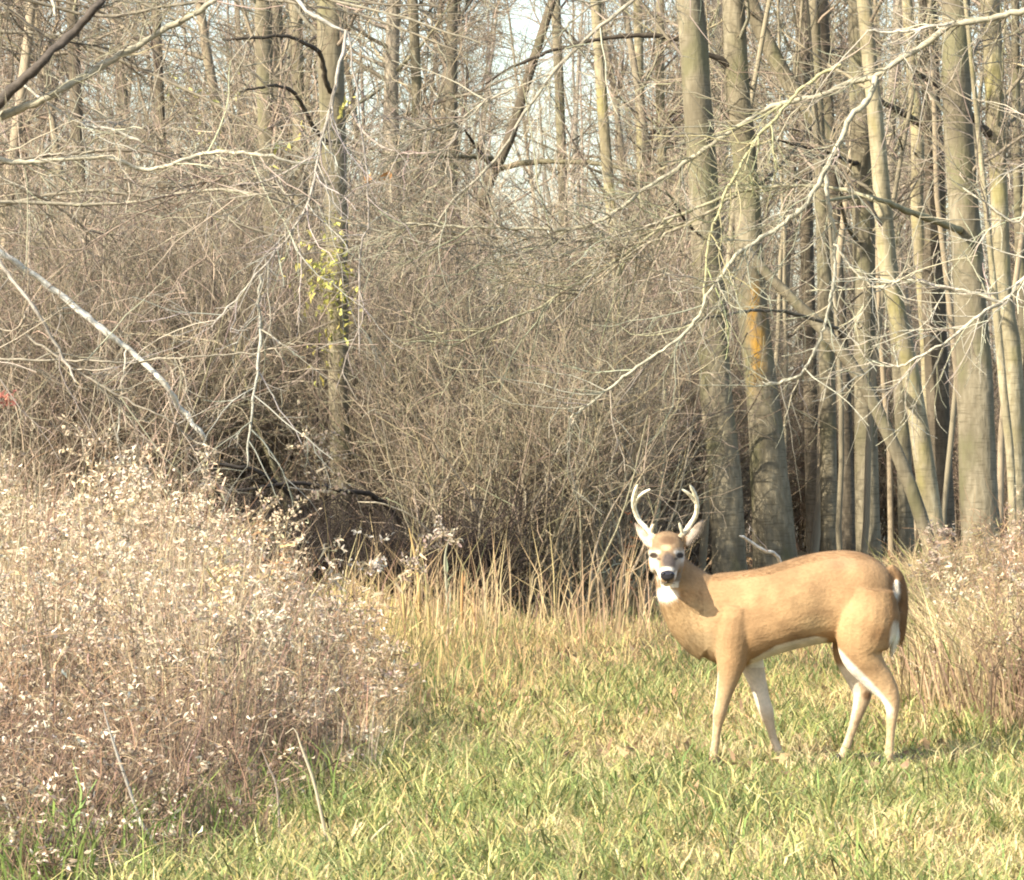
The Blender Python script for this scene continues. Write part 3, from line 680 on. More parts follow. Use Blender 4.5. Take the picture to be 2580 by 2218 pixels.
rb_([(1413, 578), (1330, 600), (1150, 590), (1010, 580)], 6, 4, (.44, .38, .27), 17, nb=9, ntw=36, dy=.1)
rb_([(1781, 740), (1700, 700), (1640, 660), (1560, 640)], 6, 4, (.5, .44, .32), 18, nb=7, ntw=24, dy=.1)
rb_([(1700, 548), (1560, 590), (1400, 610), (1290, 660)], 7, 4, (.5, .44, .32), 19, nb=9, ntw=36, dy=.1)

# ------------------------------------------------------------------ the deer
DY = 25.0; S = 1 / 2.0956 / 544.0
def dx(zx): return (1500 + zx / 2.0956 - 1290) / 544.0
def dz(zy): return EYE + (HOR - (1150 + zy / 2.0956)) / 544.0
DB = np.array([dx(1050), DY, 0.0])

def loft(G, C, U, W, ru, rw, n=20, p=2.0):
    """closed skin over elliptical sections: centres C, axes U, W, radii"""
    C = np.asarray(C, float); K = len(C); a = np.arange(n) * 2 * math.pi / n
    ca, sa = np.cos(a), np.sin(a); ca = np.sign(ca) * np.abs(ca) ** (2 / p); sa = np.sign(sa) * np.abs(sa) ** (2 / p)
    V = C[:, None] + ru[:, None, None] * ca[None, :, None] * U[:, None] + rw[:, None, None] * sa[None, :, None] * W[:, None]
    idx = np.arange(K * n).reshape(K, n); A, B = idx[:-1], idx[1:]
    F = np.stack([A, np.roll(A, -1, 1), np.roll(B, -1, 1), B], -1).reshape(-1, 4)
    tri = np.concatenate([np.stack([idx[0], np.roll(idx[0], -1), np.full(n, K * n)], -1)[:, ::-1], np.stack([idx[-1], np.roll(idx[-1], -1), np.full(n, K * n + 1)], -1)])
    V = np.vstack([V.reshape(-1, 3), C[:1], C[-1:]])
    q = Geo(); o = G.n
    G.v.append(V); G.c.append(np.tile([.3, .2, .1], (len(V), 1))); G.f.append(F + o); G.f.append(tri + o); G.n += len(V)

def limb_loft(G, st, y, n=18, K=40, ys=None):
    """st: (zx, zy, half width zoomed px, depth half m); section axes across the limb in the X-Z plane and along Y"""
    st = np.array(st, float); st[:, 2:] *= np.where(st[:, 1:2] > 1130, 1.0, 1.0)
    yy = np.full(len(st), y) if ys is None else np.asarray(ys)
    pts = np.stack([dx(st[:, 0]), DY + yy, dz(st[:, 1]), st[:, 2] * S * 100, st[:, 3] * 100], -1)
    # spline all five channels with chord parameter of positions
    p = pts[:, :3]; seg = np.concatenate([[0], np.cumsum(np.linalg.norm(np.diff(p, axis=0), axis=1))])
    u = np.linspace(0, seg[-1], K)
    c = spline(p, K)
    ru = np.interp(u, seg, pts[:, 3]) / 100; rw = np.interp(u, seg, pts[:, 4]) / 100
    for _ in range(2):
        ru[1:-1] = (ru[:-2] + 2 * ru[1:-1] + ru[2:]) / 4; rw[1:-1] = (rw[:-2] + 2 * rw[1:-1] + rw[2:]) / 4
    T = nrm(np.gradient(c, axis=0)); W = np.tile([0, 1.0, 0], (K, 1)); U = nrm(np.cross(W, T)); W = np.cross(T, U)
    loft(G, c, U, W, ru, rw, n)

def build_deer():
    D = thing('deer', DB, 'brown antlered buck standing broadside in the grass with its head turned to the camera', 'deer')
    G = Geo()
    # trunk of the body: top line and belly line read station by station
    t = np.array([(440, 745, 950, .07), (490, 690, 1000, .115), (560, 640, 1055, .145), (640, 616, 1098, .165), (720, 611, 1112, .178), (800, 603, 1103, .188),
                  (900, 586, 1064, .20), (1000, 553, 1034, .21), (1100, 523, 1008, .203), (1200, 503, 985, .18), (1300, 495, 985, .17),
                  (1400, 503, 1000, .178), (1480, 538, 985, .155), (1545, 588, 930, .12), (1585, 628, 850, .075), (1600, 680, 780, .03)])
    u = np.linspace(0, 1, 60); s = (t[:, 0] - t[0, 0]) / (t[-1, 0] - t[0, 0])
    f = lambda k: np.interp(u, s, t[:, k])
    xs, tp, bt, hw = f(0), f(1), f(2), f(3)
    for a in (tp, bt, hw):
        for _ in range(4): a[1:-1] = (a[:-2] + 2 * a[1:-1] + a[2:]) / 4
    c = np.stack([dx(xs), np.full(60, DY), dz((tp + bt) / 2)], -1)
    loft(G, c, np.tile([0, 0, 1.0], (60, 1)), np.tile([0, -1.0, 0], (60, 1)), (bt - tp) / 2 * S, hw, 32, 2.25)
    # neck, sweeping up and round to the head
    limb_loft(G, [(660, 900, 210, .15), (600, 860, 205, .145), (535, 795, 190, .125), (475, 715, 160, .105), (428, 640, 122, .092), (398, 570, 92, .08), (385, 500, 70, .07)], 0, 24, 30, [0, 0, -.01, -.03, -.045, -.05, -.05])
    # head: sections from nape to nose, pointing at the viewer
    H = np.array([(.075, 378, 478, .045, .05), (.04, 377, 474, .066, .066), (0, 375, 478, .076, .076), (-.045, 374, 500, .080, .080), (-.075, 373, 522, .074, .079),
                  (-.11, 372, 550, .060, .071), (-.15, 371, 577, .050, .063), (-.19, 371, 600, .045, .056), (-.22, 371, 613, .041, .050), (-.243, 371, 618, .034, .04), (-.256, 371, 616, .018, .022)])
    K = 40; uu = np.linspace(0, 1, K); ss = (H[:, 0] - H[0, 0]) / (H[-1, 0] - H[0, 0])
    g = [np.interp(uu, ss, H[:, k]) for k in range(5)]
    for k in range(1, 5):
        for _ in range(2): g[k][1:-1] = (g[k][:-2] + 2 * g[k][1:-1] + g[k][2:]) / 4
    loft(G, np.stack([dx(g[1]), DY - .06 + g[0], dz(g[2])], -1), np.tile([1.0, 0, 0], (K, 1)), np.tile([0, 0, 1.0], (K, 1)), g[3], g[4], 24, 2.2)
    # brow ridges, cheeks, lower jaw
    def ball(zx, zy, y, rx, ry, rz):
        K = 12; th = np.linspace(.08, math.pi - .08, K)
        loft(G, np.stack([np.full(K, dx(zx)), np.full(K, DY + y), dz(zy) + rz * np.cos(th)], -1), np.tile([1.0, 0, 0], (K, 1)), np.tile([0, 1.0, 0], (K, 1)), rx * np.sin(th), ry * np.sin(th), 14)
    for sx in (-1, 1):
        ball(373 + sx * 74, 506, -.105, .024, .034, .020)
        ball(374 + sx * 60, 560, -.10, .034, .07, .05)
        ball(375 + sx * 70, 440, -.05, .028, .03, .03)           # pedicles
    ball(371, 655, -.20, .032, .06, .022)
    ball(371, 630, -.225, .042, .035, .022)
    # ears: leaf-shaped cups behind the antlers
    for base_, tip, yb, yt in (((292, 478), (208, 350), -.02, .0), ((468, 470), (572, 330), -.02, .015)):
        b = np.array([dx(base_[0]), DY + yb - .04, dz(base_[1])]); tt = np.array([dx(tip[0]), DY + yt - .04, dz(tip[1])])
        K = 14; v = np.linspace(0, 1, K); wd = np.interp(v, [0, .25, .5, .75, .92, 1], [.016, .021, .023, .018, .009, .003])
        T = nrm(tt - b); U = nrm(np.cross(T, [0, 1.0, .0])); W = np.cross(T, U)
        loft(G, b + (tt - b) * v[:, None], np.tile(U, (K, 1)), np.tile(W, (K, 1)), wd, np.interp(v, [0, .3, 1], [.018, .011, .007]), 12)
    # legs
    limb_loft(G, [(745, 790, 105, .085), (724, 940, 108, .094), (716, 1060, 86, .07), (700, 1150, 62, .048), (678, 1240, 45, .037), (661, 1315, 36, .031), (651, 1355, 40, .036), (642, 1410, 25, .022),
                  (630, 1500, 20, .018), (621, 1565, 25, .022), (607, 1608, 22, .022), (598, 1640, 22, .024)], -.105)
    limb_loft(G, [(800, 950, 90, .06), (832, 1100, 64, .05), (864, 1205, 47, .041), (890, 1300, 40, .034), (911, 1362, 41, .036), (927, 1425, 25, .021),
                  (954, 1515, 20, .018), (980, 1578, 25, .022), (997, 1612, 22, .022), (1007, 1640, 22, .024)], .10)
    limb_loft(G, [(1440, 700, 140, .085), (1428, 840, 178, .112), (1408, 960, 150, .098), (1402, 1045, 112, .08), (1452, 1130, 86, .06), (1508, 1198, 74, .045), (1546, 1258, 55, .034), (1560, 1320, 37, .027),
                  (1556, 1390, 28, .021), (1549, 1490, 22, .018), (1542, 1568, 28, .023), (1530, 1608, 24, .022), (1521, 1640, 24, .025)], -.10)
    limb_loft(G, [(1400, 900, 130, .07), (1352, 1030, 96, .065), (1368, 1130, 64, .052), (1400, 1205, 54, .04), (1418, 1262, 54, .033), (1402, 1330, 38, .027),
                  (1378, 1405, 28, .021), (1348, 1495, 22, .018), (1322, 1568, 27, .022), (1304, 1608, 24, .022), (1292, 1640, 24, .025)], .095)
    # tail hanging down, pale fringe on its near side
    limb_loft(G, [(1545, 590, 34, .05), (1588, 640, 40, .045), (1612, 720, 37, .04), (1618, 800, 33, .036), (1616, 880, 28, .032), (1613, 940, 24, .022), (1608, 985, 10, .01)], .0, 14)
    limb_loft(G, [(1590, 650, 14, .03), (1588, 700, 20, .034), (1592, 745, 14, .03)], -.045, 12)
    limb_loft(G, [(1600, 820, 14, .03), (1584, 880, 22, .03), (1578, 950, 25, .028), (1566, 1010, 14, .018), (1556, 1040, 4, .008)], -.035, 12)
    me = G.mesh('body_parts', M_fur, DB)
    tmp = bpy.data.objects.new('tmp', me); COL.objects.link(tmp)
    md = tmp.modifiers.new('r', 'REMESH'); md.mode = 'VOXEL'; md.voxel_size = .0062; md.adaptivity = 0
    sm = tmp.modifiers.new('s', 'SMOOTH'); sm.factor = .5; sm.iterations = 6
    dg = bpy.context.evaluated_depsgraph_get()
    body = bpy.data.meshes.new_from_object(tmp.evaluated_get(dg)); body.name = 'body'
    bpy.data.objects.remove(tmp); bpy.data.meshes.remove(me)
    nv = len(body.vertices); co = np.empty(nv * 3, np.float32); body.vertices.foreach_get('co', co); V = co.reshape(-1, 3).astype(float) + DB
    no = np.empty(nv * 3, np.float32); body.vertices.foreach_get('normal', no); NV = no.reshape(-1, 3).astype(float)
    zx = ((V[:, 0] * 544 + 1290) - 1500) * 2.0956; zy = ((HOR - (V[:, 2] - EYE) * 544) - 1150) * 2.0956; yy = V[:, 1] - DY
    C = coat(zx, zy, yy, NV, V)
    old = list(body.color_attributes)
    for a in old: body.color_attributes.remove(a)
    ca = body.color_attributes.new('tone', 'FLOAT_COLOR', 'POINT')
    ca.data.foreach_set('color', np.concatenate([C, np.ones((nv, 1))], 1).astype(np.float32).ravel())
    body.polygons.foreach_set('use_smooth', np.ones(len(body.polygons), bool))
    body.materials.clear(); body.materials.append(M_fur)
    bo = bpy.data.objects.new('body', body); COL.objects.link(bo); bo.parent = D
    # short hair lying along the coat
    rng = np.random.default_rng(9); n = 45000
    ok = np.where(~((zx > 560) & (zx < 1535) & (zy > 420) & (zy < 1330) & (NV[:, 2] < .80) & (NV[:, 2] > -.6)))[0]
    i = ok[rng.integers(0, len(ok), n)]; p = V[i] + rng.normal(size=(n, 3)) * .003; nn = NV[i]; X, Z, Yq = zx[i], zy[i], yy[i]
    head = (Z < 690) & (X < 560) & (Yq < -.08); leg = (Z > 1090)
    fl = np.tile([1.0, 0, -.35], (n, 1)); fl[leg] = [0.1, 0, -1]; fl[head] = [0, 1.0, .25]
    nk = (X < 620) & ~head & ~leg; fl[nk] = [.55, .1, -.8]
    tl_ = (X > 1530) & (Z < 1060); fl[tl_] = [.15, 0, -1]
    fl = nrm(fl + rng.normal(size=fl.shape) * .22)
    d = nrm(fl - nn * np.sum(fl * nn, 1, keepdims=True)); d = nrm(d + nn * (.05 + .09 * rng.random((n, 1))))
    L = np.where(head, .006, np.where(leg, .009, .020)) * (.6 + .7 * rng.random(n))
    L = np.where(((X > 1535) & (Z > 590) & (Z < 1060)), .035, L)
    L = np.where((X < 500) & (Z > 690) & (Z < 800), .03, L)
    sd = nrm(np.cross(d, nn)); wv = .0006
    Vh = np.stack([p - sd * wv, p + sd * wv, p + d * L[:, None]], 1).reshape(-1, 3)
    Ch = C[i] * (1 + .035 * rng.normal(size=(n, 1))); Ch = np.repeat(np.clip(Ch, .01, .9), 3, 0)
    g = Geo(); g.add(Vh, np.arange(n * 3).reshape(-1, 3), Ch)
    hr = g.build('fur', M_hair, D, DB); hr['kind'] = 'stuff'
    # eyes, nose
    def blob(name, zx_, zy_, y, rx, ry, rz, col, mat):
        g = Geo(); K, n_ = 12, 16; th = np.linspace(.02, math.pi - .02, K)
        loft(g, np.stack([np.full(K, dx(zx_)), np.full(K, DY + y), dz(zy_) + rz * np.cos(th)], -1), np.tile([1.0, 0, 0], (K, 1)), np.tile([0, 1.0, 0], (K, 1)), rx * np.sin(th), ry * np.sin(th), n_)
        g.c = [np.tile(col, (len(x), 1)) for x in g.v]
        return g.build(name, mat, D, DB)
    blob('eye', 305, 519, -.131, .0175, .014, .0135, (.012, .008, .006), M_dark)
    blob('eye', 440, 518, -.131, .0175, .014, .0135, (.012, .008, .006), M_dark)
    # nose pad with two nostrils: a broad wedge narrowing to the lip
    g = Geo(); K = 14
    v = np.linspace(0, 1, K); wz = np.interp(v, [0, .12, .3, .6, .85, 1], [.010, .026, .0335, .031, .018, .006])
    cz = dz(592 + v * 62); cy = DY - .06 + np.interp(v, [0, .3, .7, 1], [-.246, -.258, -.255, -.235])
    loft(g, np.stack([np.full(K, dx(371)), cy, cz], -1), np.tile([1.0, 0, 0], (K, 1)), np.tile([0, 1.0, 0], (K, 1)), wz, np.full(K, .014), 16)
    g.c = [np.tile((.028, .026, .03), (len(x), 1)) for x in g.v]
    nose = g.build('nose', M_dark, D, DB)
    for sx in (-1, 1):
        q = Geo(); a = np.linspace(.3, 2.6, 7)
        ring = np.stack([dx(371) + sx * (.017 + .009 * np.cos(a)), np.full(7, DY - .06 - .270), dz(617) + .008 * np.sin(a)], -1)
        q.tubes(ring, np.array([.001, .003, .004, .0045, .004, .003, .001]), 6, (.006, .005, .005)); q.build('nostril', M_dark, nose, DB)
    # dark mouth line
    q = Geo(); a = np.linspace(-1, 1, 11)
    q.tubes(np.stack([dx(371) + .036 * a, DY - .06 - .243 + .05 * a * a, dz(656) + .006 * (a * a) * 0 - .006 * np.abs(a)], -1), np.full(11, .0042) * (1.1 - np.abs(a)), 6, (.05, .035, .025))
    q.build('mouth', M_dark, D, DB)
    # antlers: main beam with a brow tine and a forked end
    def ap(x, y): return 104.8 + .4706 * x, 62.9 + .4706 * y
    def antler(beam, by, brow, fork):
        g = Geo(); n = len(beam)
        b = np.array([[dx(ap(*q)[0]), DY - .06 + y, dz(ap(*q)[1])] for q, y in zip(beam, by)]); c = spline(b, 36); r = np.interp(np.linspace(0, 1, 36), [0, .05, .12, .5, .75, .93, 1], [.018, .019, .0125, .0108, .0105, .0082, .003])
        r *= 1 + .06 * np.random.default_rng(3).normal(size=36)
        g.tubes(c, r, 10, mixc((.50, .38, .22), (.84, .76, .54), np.repeat(np.clip(np.linspace(-.1, 3.2, 36), 0, 1), 10)))
        for pts, r0 in ((brow, .009), (fork, .0098)):
            b = np.array([[dx(ap(*q)[0]), DY - .06 + y, dz(ap(*q)[1])] for q, y in pts]); c = spline(b, 14)
            g.tubes(c, np.interp(np.linspace(0, 1, 14), [0, .7, 1], [r0, r0 * .82, .004]), 8, (.84, .77, .56))
        return g.build('antler', M_antler, D, DB)
    antler([(452, 810), (425, 770), (350, 680), (270, 590), (220, 480), (200, 370), (215, 260), (243, 175)], [-.02, 0, .02, .03, .01, -.03, -.07, -.10],
           [((395, 715), .01), ((405, 670), -.01), ((425, 622), -.03)], [((212, 400), -.02), ((250, 325), -.05), ((310, 272), -.075), ((385, 232), -.09)])
    antler([(705, 805), (728, 770), (790, 700), (850, 615), (900, 525), (912, 430), (900, 350), (870, 260), (825, 180)], [-.02, 0, .02, .03, .01, -.02, -.04, -.07, -.10],
           [((752, 735), .01), ((735, 680), -.01), ((710, 605), -.03)], [((905, 390), -.03), ((855, 325), -.05), ((800, 272), -.075), ((735, 232), -.09)])
    # hooves: two toes each
    for zx_, y in ((597, -.105), (1006, .10), (1519, -.10), (1290, .095)):
        g = Geo()
        for s in (-1, 1):
            K = 8; v = np.linspace(0, 1, K)
            c = np.stack([dx(zx_) + .012 - .045 * v, np.full(K, DY + y + s * .013), .018 - .034 * v], -1)
            T = nrm(np.gradient(c, axis=0)); W = np.tile([0, 1.0, 0], (K, 1)); U = np.cross(W, T)
            loft(g, c, U, W, np.interp(v, [0, .5, 1], [.022, .021, .006]), np.interp(v, [0, .5, 1], [.013, .012, .004]), 10)
        g.c = [np.tile((.03, .026, .022), (len(x), 1)) for x in g.v]
        g.build('hoof', M_hoof, D, DB)
    return D

def coat(zx, zy, y, N, V):
    n = len(zx); brown = np.array([.355, .218, .106]); white = np.array([.80, .73, .60]); tan = np.array([.47, .325, .18])
    sm = lambda a, b, v: np.clip((v - a) / (b - a), 0, 1) ** 2 * (3 - 2 * np.clip((v - a) / (b - a), 0, 1))
    C = np.tile(brown, (n, 1))
    def put(c, w):
        nonlocal C
        C = C + (np.asarray(c) - C) * np.clip(w, 0, 1)[:, None]
    def ell(cx, cy, rx, ry, soft=.35): return 1 - sm(1 - soft, 1 + soft * .3, np.sqrt(((zx - cx) / rx) ** 2 + ((zy - cy) / ry) ** 2))
    nz = vnoise(zx, zy, 60, 4)
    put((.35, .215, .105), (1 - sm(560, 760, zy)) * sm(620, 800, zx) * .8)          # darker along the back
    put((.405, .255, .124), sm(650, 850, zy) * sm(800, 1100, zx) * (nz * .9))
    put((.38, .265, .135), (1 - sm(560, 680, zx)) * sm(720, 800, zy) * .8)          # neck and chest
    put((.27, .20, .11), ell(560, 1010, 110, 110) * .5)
    put((.30, .19, .10), ell(1290, 560, 130, 50, .9) * .9); put((.33, .205, .10), ell(700, 960, 90, 70, .9) * .8); put((.34, .20, .09), ell(800, 1010, 40, 90, .9) * .8)  # fur gloss on hip, shoulder, flank, thigh painted in as colour blotches
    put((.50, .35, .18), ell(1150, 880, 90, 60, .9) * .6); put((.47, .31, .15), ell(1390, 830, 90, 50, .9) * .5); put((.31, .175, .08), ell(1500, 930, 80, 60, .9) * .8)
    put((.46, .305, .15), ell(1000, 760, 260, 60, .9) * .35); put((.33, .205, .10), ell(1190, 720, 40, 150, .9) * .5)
    # legs turn paler downwards
    put(tan, sm(1080, 1350, zy) * .9)
    put((.56, .42, .25), sm(1350, 1550, zy) * .7)
    # white: belly, insides of the legs, rump and tail fringe, throat
    up = np.interp(zx, [780, 830, 950, 1050, 1150, 1200], [1076, 1060, 986, 960, 940, 950])
    put(white, sm(-2, 10, zy - up) * sm(800, 835, zx) * (1 - sm(1195, 1230, zx)) * (zy < 1120))
    far = y > .03
    put(white, far * sm(1090, 1130, zy) * np.where((zx > 1200) & (zx > np.interp(zy, [1150, 1250, 1400, 1600], [1390, 1405, 1375, 1300])), .15, .62) * (1 - sm(1290, 1420, zy) * .55))
    fr = np.interp(zy, [985, 1010, 1070, 1170, 1250, 1330, 1450], [1225, 1250, 1305, 1405, 1478, 1538, 1530])
    put(white, (y < .03) * sm(975, 1000, zy) * (1 - sm(16, 40, zx - fr)) * (zx > 1190) * (1 - sm(1280, 1400, zy)) * .92)
    put(white, (y < .03) * (zx < 760) * (N[:, 0] < -.85) * sm(1120, 1160, zy) * .35)
    put(white, ell(1584, 698, 22, 52, .2) * (y < 0)); put(white, ell(1573, 950, 34, 98, .2) * (y < .01) * (zx < 1602))
    put((.28, .15, .065), sm(1596, 1606, zx) * (1 - sm(960, 1050, zy)) * (zy > 600) * .8)
    put((.16, .085, .04), ell(1440, 1268, 30, 30, .7) * (y > .0) * .9)                     # tarsal gland
    throat = ell(362, 728, 78, 42, .4) * (y < .02); put((.86, .80, .68), throat)
    # face
    hx = (zx - 372)
    face = (zy < 690) & (np.abs(hx) < np.interp(zy, [420, 520, 600, 680], [92, 96, 84, 62])) & (y < .06)
    put((.30, .20, .11), face * (y < -.02) * (zy < 700) * .9)
    put((.64, .56, .44), face * (y < -.08) * sm(35, 55, np.abs(hx)) * sm(530, 560, zy) * np.where(hx < 0, 1.0, .6))       # grey cheeks, paler on the left where sunlight is painted in
    put((.10, .08, .068), face * ell(378, 545, 40, 52, .45) * (y < -.08) * .95); put((.24, .18, .13), face * (hx > 20) * sm(20, 60, hx) * sm(540, 580, zy) * .7)                         # dark bridge; shadow on the right cheek painted in
    put((.15, .09, .05), face * ell(380, 440, 50, 26, .5) * .8)                                   # dark crown tuft
    put((.55, .40, .22), face * ell(368, 478, 34, 18, .5) * (y < -.05) * .8)
    for ex in (304, 442):
        sg = np.sign(ex - 372)
        put(white, face * ell(ex + sg * 10, 522, 36, 36, .7) * (y < -.05) * .66); put(white, face * ell(ex - sg * 20, 500, 20, 14, .7) * (y < -.07) * .6)
        put((.40, .30, .20), face * ell(ex - sg * 4, 486, 34, 9, .6) * .7)
        put((.05, .035, .025), face * ell(ex, 519, 23, 18, .3) * (y < -.08)); put((.08, .055, .04), face * ell(ex - sg * 24, 536, 13, 8, .5) * (y < -.08) * .9)
    put(white, face * ell(371, 588, 44, 17, .5) * (y < -.2) * .85); put(white, face * (zy > 600) * sm(30, 40, np.abs(hx)) * (y < -.2) * .8)
    put(white, face * sm(652, 664, zy) * (y < -.1) * .9)                                          # chin
    # ears pale inside
    ear = (zy < 475) & ((zx < 296) | (zx > 478)) & (y < .05)
    put((.62, .52, .40), ear * .85); put((.16, .11, .07), ear * ((1 - sm(365, 395, zy))) * .5)
    return np.clip(C * (1 + .10 * (vnoise(V[:, 0], V[:, 2], .035, 8) - .5)[:, None] + .30 * (nz - .5)[:, None] + .30 * (vnoise(zx, zy, 150, 14) - .5)[:, None]), .01, .9)
build_deer()

# ------------------------------------------------------------------ grass and weeds
def blades(G, x, y, h, w, lean, col, rng, z=None):
    n = len(x); a = rng.random(n) * 6.283; ld = np.stack([np.cos(a), np.sin(a), np.zeros(n)], -1)
    f = rng.random(n) * 6.283; sd = np.stack([np.cos(f), np.sin(f) * .5, np.zeros(n)], -1)
    b = np.stack([x, y, gz(x, y) - .01 if z is None else z], -1); h = h[:, None]; w = np.broadcast_to(w, (n,))[:, None]; ln = lean[:, None]
    m = b + np.array([0, 0, .55]) * h + ld * h * ln * .30
    t = b + np.array([0, 0, 1.0]) * h * (1 - .35 * ln) + ld * h * ln
    V = np.stack([b - sd * w, b + sd * w, m - sd * w * .8, m + sd * w * .8, t], 1).reshape(-1, 3)
    i = np.arange(n)[:, None] * 5
    C = np.repeat(col, 5, 0); 
    o = G.n
    G.v.append(V); G.c.append(C); G.f.append(i + np.array([[0, 1, 3, 2]]) + o); G.f.append(i + np.array([[2, 3, 4]]) + o); G.n += len(V)

def field_points(rng, n, y0, y1, p0=-200, p1=2800):
    y = np.sqrt(y0 * y0 + (y1 * y1 - y0 * y0) * rng.random(n)); px = p0 + (p1 - p0) * rng.random(n)
    return px, GX(px, y), y

def meadow():
    rng = np.random.default_rng(21); G = Geo()
    N = 480000
    px, x, y = field_points(rng, N, 16.8, 42)
    le, re = left_edge(y), right_edge(y)
    keep = (rng.random(N) < np.where(px < le - 60, .35, np.where((px > re + 40) & (y > 28), .4, 1.0)))
    keep &= rng.random(N) < np.interp(y, [17, 24, 32, 42], [1, 1, .8, .5])
    px, x, y = px[keep], x[keep], y[keep]; n = len(x)
    g1 = vnoise(x, y, .50, 1); g2 = vnoise(x, y, .13, 2); g3 = vnoise(x, y, 1.7, 3)
    green = np.clip((g1 * .6 + g2 * .45 + g3 * .6 - .75) * 2.8 + .26 - np.clip((y - 25) / 9, 0, .7)
                    + np.interp(y, [17, 19.2, 20.5], [.35, .12, 0]) * np.interp(px, [1300, 1600, 2100, 2400], [.5, 1, 1, 0]) - .25 * np.clip((px - 1900) / 500, 0, 1), .04, .95) * .74
    gsel = rng.random(n) < green
    straw = vary(rng, (.68, .56, .27), n, .22, .07); tan = vary(rng, (.52, .37, .18), n, .25, .07); grn = vary(rng, (.225, .26, .085), n, .28, .08); yg = vary(rng, (.50, .45, .17), n, .22, .07)
    u = rng.random(n)
    dry = np.where((u < np.interp(y, [20, 27, 33], [.15, .3, .8]))[:, None], tan, np.where((u > .66)[:, None], yg, straw))
    col = np.where(gsel[:, None], np.where((rng.random(n) < .35)[:, None], yg, grn), dry)
    h = (.035 + .135 * rng.random(n) ** 1.5) * (.4 + 1.25 * g2) * np.where(gsel, 1.25, .95)
    h *= np.interp(y, [17, 30, 40], [1, 1.1, 1.5])
    h *= np.where((y > 22.8) & (y < 26) & (x > .2) & (x < 2.1), .48, 1)
    blades(G, x, y, h, .0026 + .0030 * rng.random(n), .3 + 1.3 * rng.random(n), col, rng)
    # matted dead blades lying across
    m = 90000; px, x, y = field_points(rng, m, 16.8, 40, 300)
    blades(G, x, y, .03 + .04 * rng.random(m), .005, 1.5 + 2.0 * rng.random(m), vary(rng, (.66, .55, .30), m, .25, .06), rng)
    # tufts of longer green grass
    k = 190; px, tx, ty = field_points(rng, k, 17, 31, 300, 2700); q = rng.integers(0, k, 9000)
    x = tx[q] + rng.normal(size=9000) * .045; y = ty[q] + rng.normal(size=9000) * .045
    blades(G, x, y, .10 + .14 * rng.random(9000), .0035, .3 + .7 * rng.random(9000), vary(rng, np.where((q % 5 < 3)[:, None], np.array([[.58, .48, .24]]), np.array([[.24, .28, .085]])), 9000, .22), rng)
    tag(G.build('meadow_grass', M_grass), 'short yellow-green autumn grass covering the clearing around the deer', 'grass', kind='stuff')
    # tall dry grass at the foot of the thicket
    G = Geo(); n = 30000; px, x, y = field_points(rng, n, 29, 46, 560, 2400)
    dens = np.interp(px, [600, 850, 1150, 1400, 1700, 2300], [.8, 1, .8, .35, .25, .5]) * np.interp(y, [29, 32, 39, 43, 46], [.35, 1, .9, .75, .4]) * (.45 + .9 * vnoise(x, y, .4, 9))
    kp = rng.random(n) < dens; x, y, px = x[kp], y[kp], px[kp]; n = len(x)
    h = (.16 + .34 * rng.random(n) ** 1.4) * np.interp(px, [600, 900, 1200, 1500], [1.2, 1.25, .9, .6])
    blades(G, x, y, h, .0045, .1 + .5 * rng.random(n), np.where((rng.random(n) < .2)[:, None], vary(rng, (.22, .27, .08), n, .2), vary(rng, (.60, .45, .20), n, .25, .06)), rng)
    n = 2300; y = 35 + 7 * rng.random(n); px = np.where(rng.random(n) < .62, 830 + 430 * rng.random(n), 1000 + 720 * rng.random(n)); x = GX(px, y)
    kp = vnoise(x, y, .25, 91) + .3 * rng.random(n) > .52; x, y = x[kp], y[kp]; n = len(x)
    blades(G, x, y, .25 + .80 * rng.random(n) ** 2.2, .0046, .05 + .6 * rng.random(n), vary(rng, mixc((.66, .51, .26), (.34, .22, .13), rng.random(n)), n, .22), rng)
    tag(G.build('dry_grass', M_grass), 'knee-high straw-coloured grass in front of the brown thicket', 'grass', kind='stuff')
    # fallen brown leaves
    G = Geo(); n = 48000; px, x, y = field_points(rng, n, 22, 60, 600, 2700)
    kp = rng.random(n) < np.interp(y, [22, 25, 29, 33, 42, 60], [.06, .14, .6, 1, 1, .7]) * np.where(vnoise(x, y, .6, 51) > .4, 1, .35); x, y = x[kp], y[kp]; n = len(x)
    pos = np.stack([x, y, gz(x, y) + .01 + .05 * rng.random(n)], -1)
    G.leaves(pos, rng.normal(size=(n, 3)) * [1, 1, .45], .05 + .05 * rng.random(n), .03 + .02 * rng.random(n), np.where((rng.random(n) < .04)[:, None], vary(rng, (.26, .15, .09), n, .25), vary(rng, (.48, .32, .18), n, .3)), .7)
    tag(G.build('fallen_leaves', M_leaf), 'curled brown fallen leaves strewn before the thicket', 'leaves', kind='stuff')
meadow()

